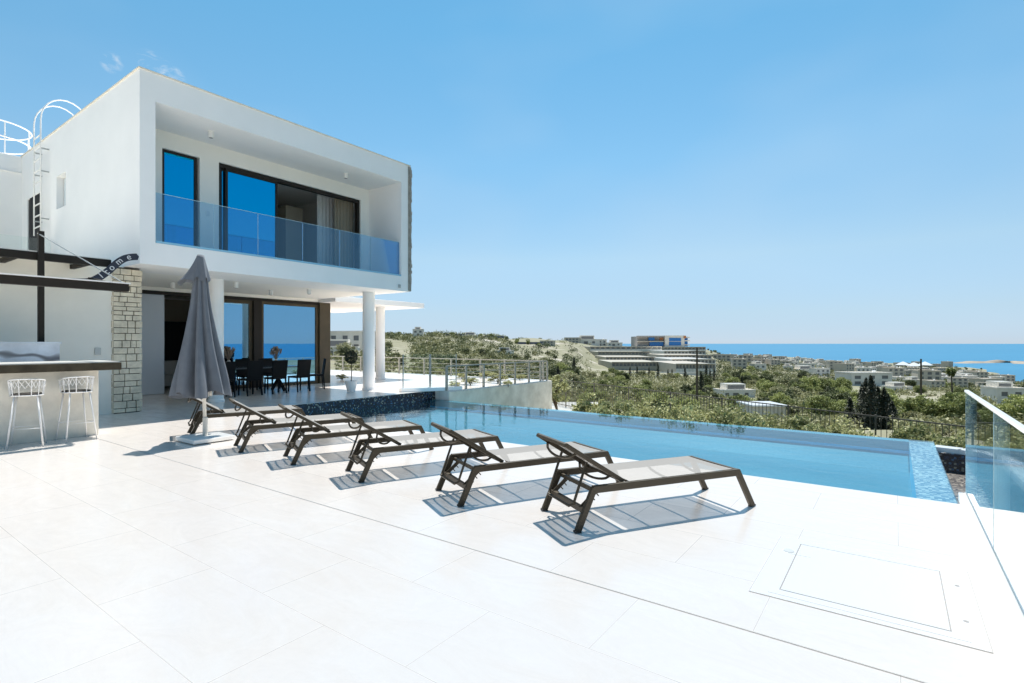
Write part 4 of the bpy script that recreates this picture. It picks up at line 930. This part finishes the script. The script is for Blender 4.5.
def autolabel(items, zones, bands, phrase):
    """each thing named by its look, the landmark it stands by and its place in that small cluster"""
    cells = {}
    for it in items:
        o, k, px, Y = it; z = next(n_ for lim, n_ in zones if px < lim); b = next(n_ for lim, n_ in bands if Y < lim); cells.setdefault((k, z, b), []).append(it)
    for (k, z, b), L_ in cells.items():
        L_.sort(key=lambda t: t[2])
        for i, (o, _, px, Y) in enumerate(L_):
            if len(L_) == 1: q_ = 'lone'
            elif i == len(L_)-1: q_ = 'rightmost'
            else: q_ = ORD[min(i, 27)]
            o['label'] = '%s %s %s %s' % (q_, phrase[k], b, z)
ZN = [(400, 'by the round columns'), (470, 'above the terrace railing'), (560, 'above the concrete wall end'), (600, 'below the bare slope'), (640, 'under the left apartments'), (690, 'below the hotel'), (722, 'by the utility pole'), (760, 'by the cream house'), (800, 'above the pavilion'), (850, 'left of the cypress cluster'), (900, 'by the cypress cluster'), (945, 'right of the cypress cluster'), (966, 'around the tiered pine'), (9999, 'behind the glass balustrade')]
BN = [(70, 'just past the fence'), (120, 'low on the slope'), (200, 'halfway down the valley'), (380, 'far down the valley'), (9999, 'on the ridge')]
autolabel(veg, ZN, BN, {'dark_tree': 'dark evergreen tree', 'olive_tree': 'grey green olive tree', 'green_tree': 'leafy green tree', 'shrubby_bush': 'round dry bush'})
autolabel([(o, 'h', px, Y) for o, px, Y in hedge], ZN, [(13.55, 'in the hedge front row'), (99, 'in the hedge back row')], {'h': 'pale leafy shrub'})

cy = [cypress(500+i) for i in range(3)]
clist = [(862, 25.5, 385), (866, 25, 379), (871, 24.5, 376), (875, 26, 386), (878, 25, 387), (884, 25, 388), (888, 26.5, 394), (892, 25.5, 402), (850, 27, 398), (854, 25, 412), (947, 22, 424), (953, 22.5, 426),
         (630, 205, 367), (637, 205, 366), (649, 205, 367), (658, 200, 364), (668, 208, 369), (672, 205, 369), (685, 205, 367), (706, 200, 365), (710, 200, 369), (714, 205, 368), (574, 130, 357), (558, 90, 366), (742, 150, 375), (701, 90, 372)]
cyl = []
for i, (px, Y, yt) in enumerate(clist):
    o = cy[i] if i < 3 else copy_tree(cy[i % 3]); p = at(px, Y); zb = terr(px, Y)-.2; zt = EYE-(yt-HZ)*Y/F; s_ = (zt-zb)/7; o.location = (p.x, p.y, zb); kx = s_*1.9; kx = .8 if Y < 40 else kx; o.scale = (kx, kx, s_); o.rotation_euler.z = i
    near = Y < 40; tag(o, None, 'cypress', 'near cypress cluster beyond the fence' if near else 'distant cypresses in the valley'); cyl.append((o, 'n' if near else 'f', px, Y))
autolabel(cyl, ZN, [(40, 'against the iron fence'), (999, 'down the valley')], {'n': 'dark columnar cypress', 'f': 'slim dark cypress'})

# far scrub as one mass
A_ = []; rd = np.random.default_rng(77)
for i in range(11500):
    px = rd.uniform(-40, 1090); Y = math.exp(rd.uniform(math.log(60), math.log(900)))
    if px < 340 and Y < 80: continue
    if not free(px, Y): continue
    if px < 560 and Y > 230 and rd.random() < .1: continue
    if 388 < px < 412 and 60 < Y < 260: continue
    if 560 < px < 600 and 300 < Y < 560 and rd.random() < .5: continue
    p = at(px, Y); z = terr_xy(p.x, p.y)
    if z < -48.5 or (505 < px < 605 and Y > 190 and i % 5): continue
    s_ = rd.uniform(.8, 2.6)*min(1.6, .7+Y/500)
    A_.append(leaves(40, (p.x, p.y, z+s_*.35), (s_*1.25, s_*1.25, s_*.7), .16+.0009*Y, .45, rd))
sc_ = leafmesh('hillside_scrub', A_, M['scrub']); tag(sc_, kind='stuff')
lb_ = {}
A_ = []
for i in range(3600):
    if i % 5: px = rd.uniform(700, 1090); Y = math.exp(rd.uniform(math.log(210), math.log(1050)))
    else: px = rd.uniform(370, 580); Y = math.exp(rd.uniform(math.log(70), math.log(430)))
    if 845 < px < 895 and 120 < Y < 320: continue
    if 388 < px < 415 and 60 < Y < 260: continue
    p = at(px, Y); z = terr_xy(p.x, p.y); cl = hsh(p.x*1.7, p.y*1.7)
    if cl < -.02 and i % 5: continue
    if z < -48: continue
    s_ = rd.uniform(1.3, 2.9)*(.8 if Y < 250 else 1.15); A_.append(leaves(52, (p.x, p.y, z+s_*.5), (s_*1.1, s_*1.1, s_*.85), .2+.0008*Y, .4, rd))
tag(leafmesh('distant_woods', A_, leafmat('woods_leaves', (.035, .05, .016), (.13, .15, .05), .15)), kind='stuff')
A_ = []
for i in range(2600):
    px = rd.uniform(556, 1100); Y = math.exp(rd.uniform(math.log(17.5), math.log(62))); p = at(px, Y)
    if p.y < 15.5 or (745 < px < 800 and 30 < Y < 46) or (px < 600 and Y < 26) or (852 < px < 900 and Y < 25): continue
    z = terr_xy(p.x, p.y); s_ = rd.uniform(.35, .8)*(.75 if Y < 26 else 1); A_.append(leaves(36, (p.x, p.y, z+s_*.4), (s_*1.1, s_*1.1, s_*.8), .05+.0018*Y, .4, rd))
tag(leafmesh('undergrowth', A_, M['scrub']), kind='stuff')
# tall slim tree and poles
def pole(px, Y, h_, label, arms=True):
    p = at(px, Y); z = terr(px, Y); r = empty('utility_pole', (p.x, p.y, z), label, 'pole', 'utility poles in the valley'); g = MB(); g.tube([(p.x, p.y, z-.3), (p.x, p.y, z+h_)], [.16, .10], 8); g.build('post', M['bark'], r)
    if arms:
        g = MB(); g.bar((p.x-.8, p.y-.4, z+h_-.5), (p.x+.8, p.y+.4, z+h_-.5), .1); g.build('crossarm', M['bark'], r)
pole(697, 62, 7.6, 'wooden utility pole standing right of the terraced apartments'); pole(921, 70, 8.0, 'slim wooden pole right of the cypress cluster', False)
p = at(951, 44); z = terr(951, 44); r = empty('tiered_pine', (p.x, p.y, z), 'tall thin pine with tiered tufts standing above the town', 'tree'); g = MB(); g.tube([(p.x, p.y, z-.3), (p.x+.1, p.y, z+2.6), (p.x, p.y, z+4.9)], [.10, .075, .035], 7); g.build('trunk', M['bark'], r)
A_ = []
for (zz, rr) in ((4.8, .42), (4.6, .25), (2.7, .6), (2.2, .7), (1.2, .9), (.5, 1.1)):
    for k in range(7): a = rs_.uniform(0, 6.28); A_.append(leaves(60, (rr*.55*math.cos(a), rr*.55*math.sin(a), zz+rs_.uniform(-.15, .15)), (rr*.42, rr*.42, .22), .09, .3))
leafmesh('crown', A_, M['green'], r)

# ------------------------------------------------------------------ buildings far away
def building(name, x0, w_, d_, h_, wins, m, parts=True, roofm='fargrey', upper=None):
    """local: faces -y; wins: (u0,u1,v0,v1) on the front"""
    r = empty(name, (0, 0, 0)); q = MB(); q.slab('y', 0, .35, (-w_/2, w_/2), (-3, h_), wins); q.box(-w_/2, w_/2, .351, d_, -3, h_); q.build('wall', m, r)
    for (a, b, c, e) in wins: q = MB(); q.box(a, b, .2, .345, c, e); q.build('window', M['farglass'], r)
    q = MB(); q.slab('z', h_, h_+.5, (-w_/2-.15, w_/2+.15), (-.15, d_+.1), [(-w_/2+.3, w_/2-.3, .3, d_-.3)]); q.build('parapet', m, r)
    q = MB(); q.lathe([(.55, 0), (.55, 1.1), (.1, 1.25)], (w_*.32, d_*.6, h_+.01+(0)), 10); q.build('water_tank', M['whitemetal'], r)
    if upper:
        a, b, hh = upper; q = MB(); q.box(a, b, d_*.3, d_-.4, h_+.002, h_+hh); q.build('upper_block', m, r); q = MB(); q.box(a+.6, b-.6, d_*.3-.05, d_*.3-.002, h_+.7, h_+hh-.6); q.build('upper_window', M['farglass'], r)
    return r
bps = [building('town_house', 0, 13, 9, 6, [(-5.5, -3.5, 3.4, 5), (-1, 1, 3.4, 5), (3.2, 5.2, 3.4, 5), (-5.5, -3.5, .6, 2.2), (-1, 1, 0, 2.2), (3.2, 5.2, .6, 2.2)], M['farwhite']),
       building('town_house', 0, 17, 10, 3.6, [(-7, -5, 1, 2.6), (-3, 0, .2, 2.6), (3, 5, 1, 2.6)], M['farwhite'], upper=(-5, 5, 3.2)),
       building('town_house', 0, 12, 12, 9, [(-5, -3, a, a+1.7) for a in (.8, 3.9, 6.8)]+[(-1, 1.2, a, a+1.7) for a in (.8, 3.9, 6.8)]+[(3, 5, a, a+1.7) for a in (.8, 3.9, 6.8)], M['farbeige']),
       building('town_house', 0, 20, 9, 6.4, [(-9+4.2*k, -9+4.2*k+2.6, a, a+1.9) for k in range(4) for a in (.5, 3.6)], M['farbeige']),
       building('town_house', 0, 9, 9, 5.6, [(-3.2, -1.2, 3, 4.6), (1, 3, 3, 4.6), (-1, 1, 0, 2.2)], M['farwhite'], upper=(-3, 2, 2.4))]
used = set()
town = []
adjs = ['white cube', 'low white', 'tall beige', 'long beige', 'small white']
def put_b(i, px, Y, s_=1, rz=None, label=None, dz=0):
    o = bps[i] if i not in used else copy_tree(bps[i]); used.add(i); p = at(px, Y); o.location = (p.x, p.y, terr(px, Y)+dz); o.scale = (s_, s_, s_)
    o.rotation_euler.z = YAW+(rz if rz is not None else rs_.uniform(-.5, .5)); tag(o, label, 'house', adjs[i]+' houses of the distant town')
    if not label: town.append((o, i, px, Y))
    return o
rows = [(950, 735, 880, 9, 4), (800, 730, 920, 11, 4), (650, 770, 1005, 13, 3.5), (540, 840, 1015, 12, 3), (450, 900, 1010, 16, 4), (1100, 760, 960, 8, 4), (380, 905, 1015, 22, 5), (430, 745, 850, 21, 7), (600, 728, 860, 17, 6)]
for (Y, a, b, step, jit) in rows:
    px = a
    while px < b:
        if rs_.random() < .85: put_b(rs_.randrange(5), px+rs_.uniform(-jit, jit), Y*rs_.uniform(.95, 1.05), rs_.uniform(.8, 1.15))
        px += step
for (px, Y) in ((903, 215), (938, 240), (918, 330), (960, 300), (984, 330), (1002, 300), (890, 420), (1016, 380)): put_b(rs_.choice([1, 4, 2]), px, Y, rs_.uniform(.42, .65))
autolabel(town, [(745, 'left of the pavilion roof'), (775, 'above the pavilion'), (805, 'right of the pavilion'), (840, 'left of the cypress cluster'), (880, 'over the cypress cluster'), (915, 'right of the cypress cluster'), (945, 'left of the tiered pine'), (975, 'by the tiered pine'), (9999, 'by the headland')],
          [(345, 'in the near valley'), (500, 'in the near town'), (600, 'in the mid town'), (740, 'in the inner town'), (880, 'in the outer town'), (1030, 'near the shore'), (9999, 'at the shore')], {i: adjs[i]+' flat roofed house' for i in range(5)})
o = put_b(0, 872, 300, 2.0, .1, 'large white two storey building above the cypress cluster'); o.scale = (1.9, 1.5, 1.15)
o = put_b(1, 739, 110, .42, .08, 'small cream house with a flat white roof amid the valley trees')
o = put_b(4, 1012, 170, .9, -.2, 'white building with dark windows behind the glass balustrade')
o = put_b(0, 345, 105, .62, -.35, 'white modern villa seen past the round column', 1.2); o = put_b(1, 333, 96, .5, .2, 'low white villa annex beside the modern villa seen past the column', .3)
# long low white pavilion close behind the fence
PV = empty('garden_pavilion', at(771, 40, terr(771, 40)), 'small white flat roofed pavilion just behind the iron fence', 'pavilion'); p = PV.location
def loc_box(q, p, a0, a1, b0, b1, z0, z1, ang=YAW):
    c_, s_ = math.cos(ang), math.sin(ang); f = lambda a, b, z: (p.x+a*c_-b*s_, p.y+a*s_+b*c_, p.z+z)
    q.quadbox([f(a0,b0,z0), f(a1,b0,z0), f(a1,b1,z0), f(a0,b1,z0), f(a0,b0,z1), f(a1,b0,z1), f(a1,b1,z1), f(a0,b1,z1)])
dzp = -3.2-p.z
g = MB(); loc_box(g, p, -1.3, 1.1, 0, 2.6, dzp-2.2, dzp-.12); g.build('wall', M['farwhite'], PV); g = MB(); loc_box(g, p, -1.45, 1.25, -.15, 2.8, dzp-.118, dzp); g.build('roof', M['whitemetal'], PV)
# terraced apartments: stepped rows
def terrace_row(px0, px1, Y, dep, h_, yb, m, label, nb):
    a, b = at(px0, Y), at(px1, Y); mid = (a+b)/2; wd = (b-a).length; z = EYE-(yb-HZ)*Y/F; r = empty('terraced_apartments', (mid.x, mid.y, z), label, 'apartments', 'stepped apartment rows on the far slope'); mid.z = z
    g = MB(); loc_box(g, mid, -wd/2, wd/2, .9, dep, -6, h_); g.build('wall', m, r); g = MB(); loc_box(g, mid, -wd/2, wd/2, 0, .88, h_, h_+.35); loc_box(g, mid, -wd/2, wd/2, 0, .2, -4, .5); g.build('balcony', M['farwhite'] if m is not M['farstone'] else m, r)
    for k in range(nb):
        u = -wd/2+wd*(k+.5)/nb; g = MB(); loc_box(g, mid, u-wd/nb*.3, u+wd/nb*.3, .86, .898, .7, h_-.6); g.build('window', M['farglass'], r)
        g = MB(); loc_box(g, mid, u-wd/nb*.5-.1, u-wd/nb*.5+.1, 0, .85, -3, h_); g.build('fin', m, r)
for k, (px0, px1, Y, yb) in enumerate(((664, 706, 620, 350), (664, 706, 540, 354.5), (664, 712, 460, 359), (672, 716, 390, 364), (676, 716, 330, 369.5))):
    terrace_row(px0, px1, Y, 60, 3.4, yb, M['farwhite'] if k % 2 else M['farbeige'], 'white stepped apartment row on the right slope, tier %s below the hotel' % ['first', 'second', 'third', 'fourth', 'fifth'][k], 12)
for k, (px0, px1, Y, yb) in enumerate(((590, 662, 600, 349.5), (598, 650, 520, 355), (606, 656, 440, 361), (612, 664, 370, 367))):
    terrace_row(px0, px1, Y, 60, 3.2, yb, M['farstone'] if k % 2 else M['farbeige'], 'beige stepped apartment row on the left slope, tier %s below the hotel' % ['first', 'second', 'third', 'fourth'][k], 14)
g = MB(); a = at(612, 300); a.z = -17; loc_box(g, a, 0, 58, 0, 1.2, -4, 2.2); tag(g.build('long_white_wall', M['farwhite']), 'long pale wall at the foot of the stepped apartments', 'wall')
g = MB(); a = at(650, 240); a.z = -14; loc_box(g, a, -22, 14, 0, 1.2, -4, .9); tag(g.build('garden_wall', M['farwhite']), 'pale garden wall behind the distant row of cypresses', 'wall')
# hotel on the crest
Y = 640; a = at(638.5, Y); z0 = EYE-(346.5-HZ)*Y/F; a.z = z0; U = Y/F
HO = empty('hotel', a, 'modern hotel with blue glass and orange end panels on the distant crest', 'hotel')
g = MB(); loc_box(g, a, 0, 26.5*U, 6, 40, -6, 10.2*U); g.build('left_block', M['fargrey'], HO)
g = MB(); loc_box(g, a, -.6*U, 26.5*U, 0, 7, 9.2*U, 10.8*U); g.build('roof', M['fargrey'], HO); g = MB(); loc_box(g, a, 0, 26*U, 1, 6, 4.6*U, 5.6*U); g.build('floor_band', M['farbeige'], HO)
g = MB(); loc_box(g, a, 12*U, 26*U, 4, 5.9, .6*U, 4.5*U); g.build('window', M['farblue'], HO); g = MB(); loc_box(g, a, 11*U, 17*U, 4, 5.9, 6*U, 9*U); g.build('window', M['farblue'], HO)
g = MB(); loc_box(g, a, 22.5*U, 25.5*U, 4.3, 5.9, 6*U, 9*U); g.build('end_panel', M['faror'], HO)
g = MB(); loc_box(g, a, 26.5*U, 46*U, 0, 40, -6, 11*U); g.build('right_block', M['farwhite'], HO)
for (u0, u1, v0, v1) in ((30.5, 42.5, 1, 4.8), (30.5, 42.5, 5.3, 8.6)):
    g = MB(); loc_box(g, a, u0*U, u1*U, -.3, -.05, v0*U, v1*U); g.build('window', M['farblue'], HO)
for v in (1, 5.2, 8.6): g = MB(); loc_box(g, a, 46.2*U, 51.5*U, 0, 25, v*U, (v+1.1)*U); g.build('balcony_slab', M['farwhite'], HO)
g = MB(); loc_box(g, a, 46.2*U, 50*U, 3, 24, 0, 9*U); g.build('glazed_end', M['farblue'], HO); g = MB(); loc_box(g, a, 45*U, 47.5*U, -.5, 1, 8.2*U, 10.8*U); g.build('end_panel', M['faror'], HO)
# white house on the ridge left of the hotel
for i, (px, Y, b_, s_) in enumerate(((588, 800, 1, 2.1), (600, 805, 0, 1.6), (615, 790, 1, 1.3), (573, 790, 3, 1.2))):
    put_b(b_, px, Y, s_, 0, ['long white ridge house with a domed block', 'white ridge house with paired dark windows', 'low white ridge house nearest the hotel', 'small brownish ridge house left of the white ones'][i])
for px, Y, b_, s_, l_ in ((418, 360, 4, .8, 'small pale house on the left hillside above the white kerb'), (470, 395, 1, .7, 'low pale house near the crest of the left hillside'), (548, 430, 3, .6, 'beige house on the bare slope above the end of the terrace'), (505, 250, 1, .5, 'pale hut halfway up the left hillside')): put_b(b_, px, Y, s_, .1, l_)
for k, px in enumerate((455, 492, 530)):
    p = at(px, 400); p.z = terr(px, 400)+1.0; g = MB(); loc_box(g, p, -9, 9, 0, 3, 0, 1.6); tag(g.build('solar_array', M['solar']), ['leftmost', 'middle', 'rightmost'][k]+' row of grey solar panels on the bare left hillside', 'solar panels', 'solar rows on the left hillside')
# white beach canopies
for k, px in enumerate((903, 914, 925)):
    p = at(px, 900); p.z = terr(px, 900)+5; g = MB(); c_ = (p.x, p.y, p.z); g.lathe([(11, 0), (6, 3), (.3, 6)], c_, 6); r = empty('beach_canopy', (p.x, p.y, p.z-5), ['leftmost', 'middle', 'rightmost'][k]+' white pointed canopy roof by the distant beach', 'canopy', 'white canopies by the beach')
    g.build('canopy_roof', M['whitemetal'], r); g = MB(); g.tube([(p.x, p.y, p.z-6), (p.x, p.y, p.z+1)], .4, 6); g.build('post', M['steel'], r)

bpy.context.view_layer.update()
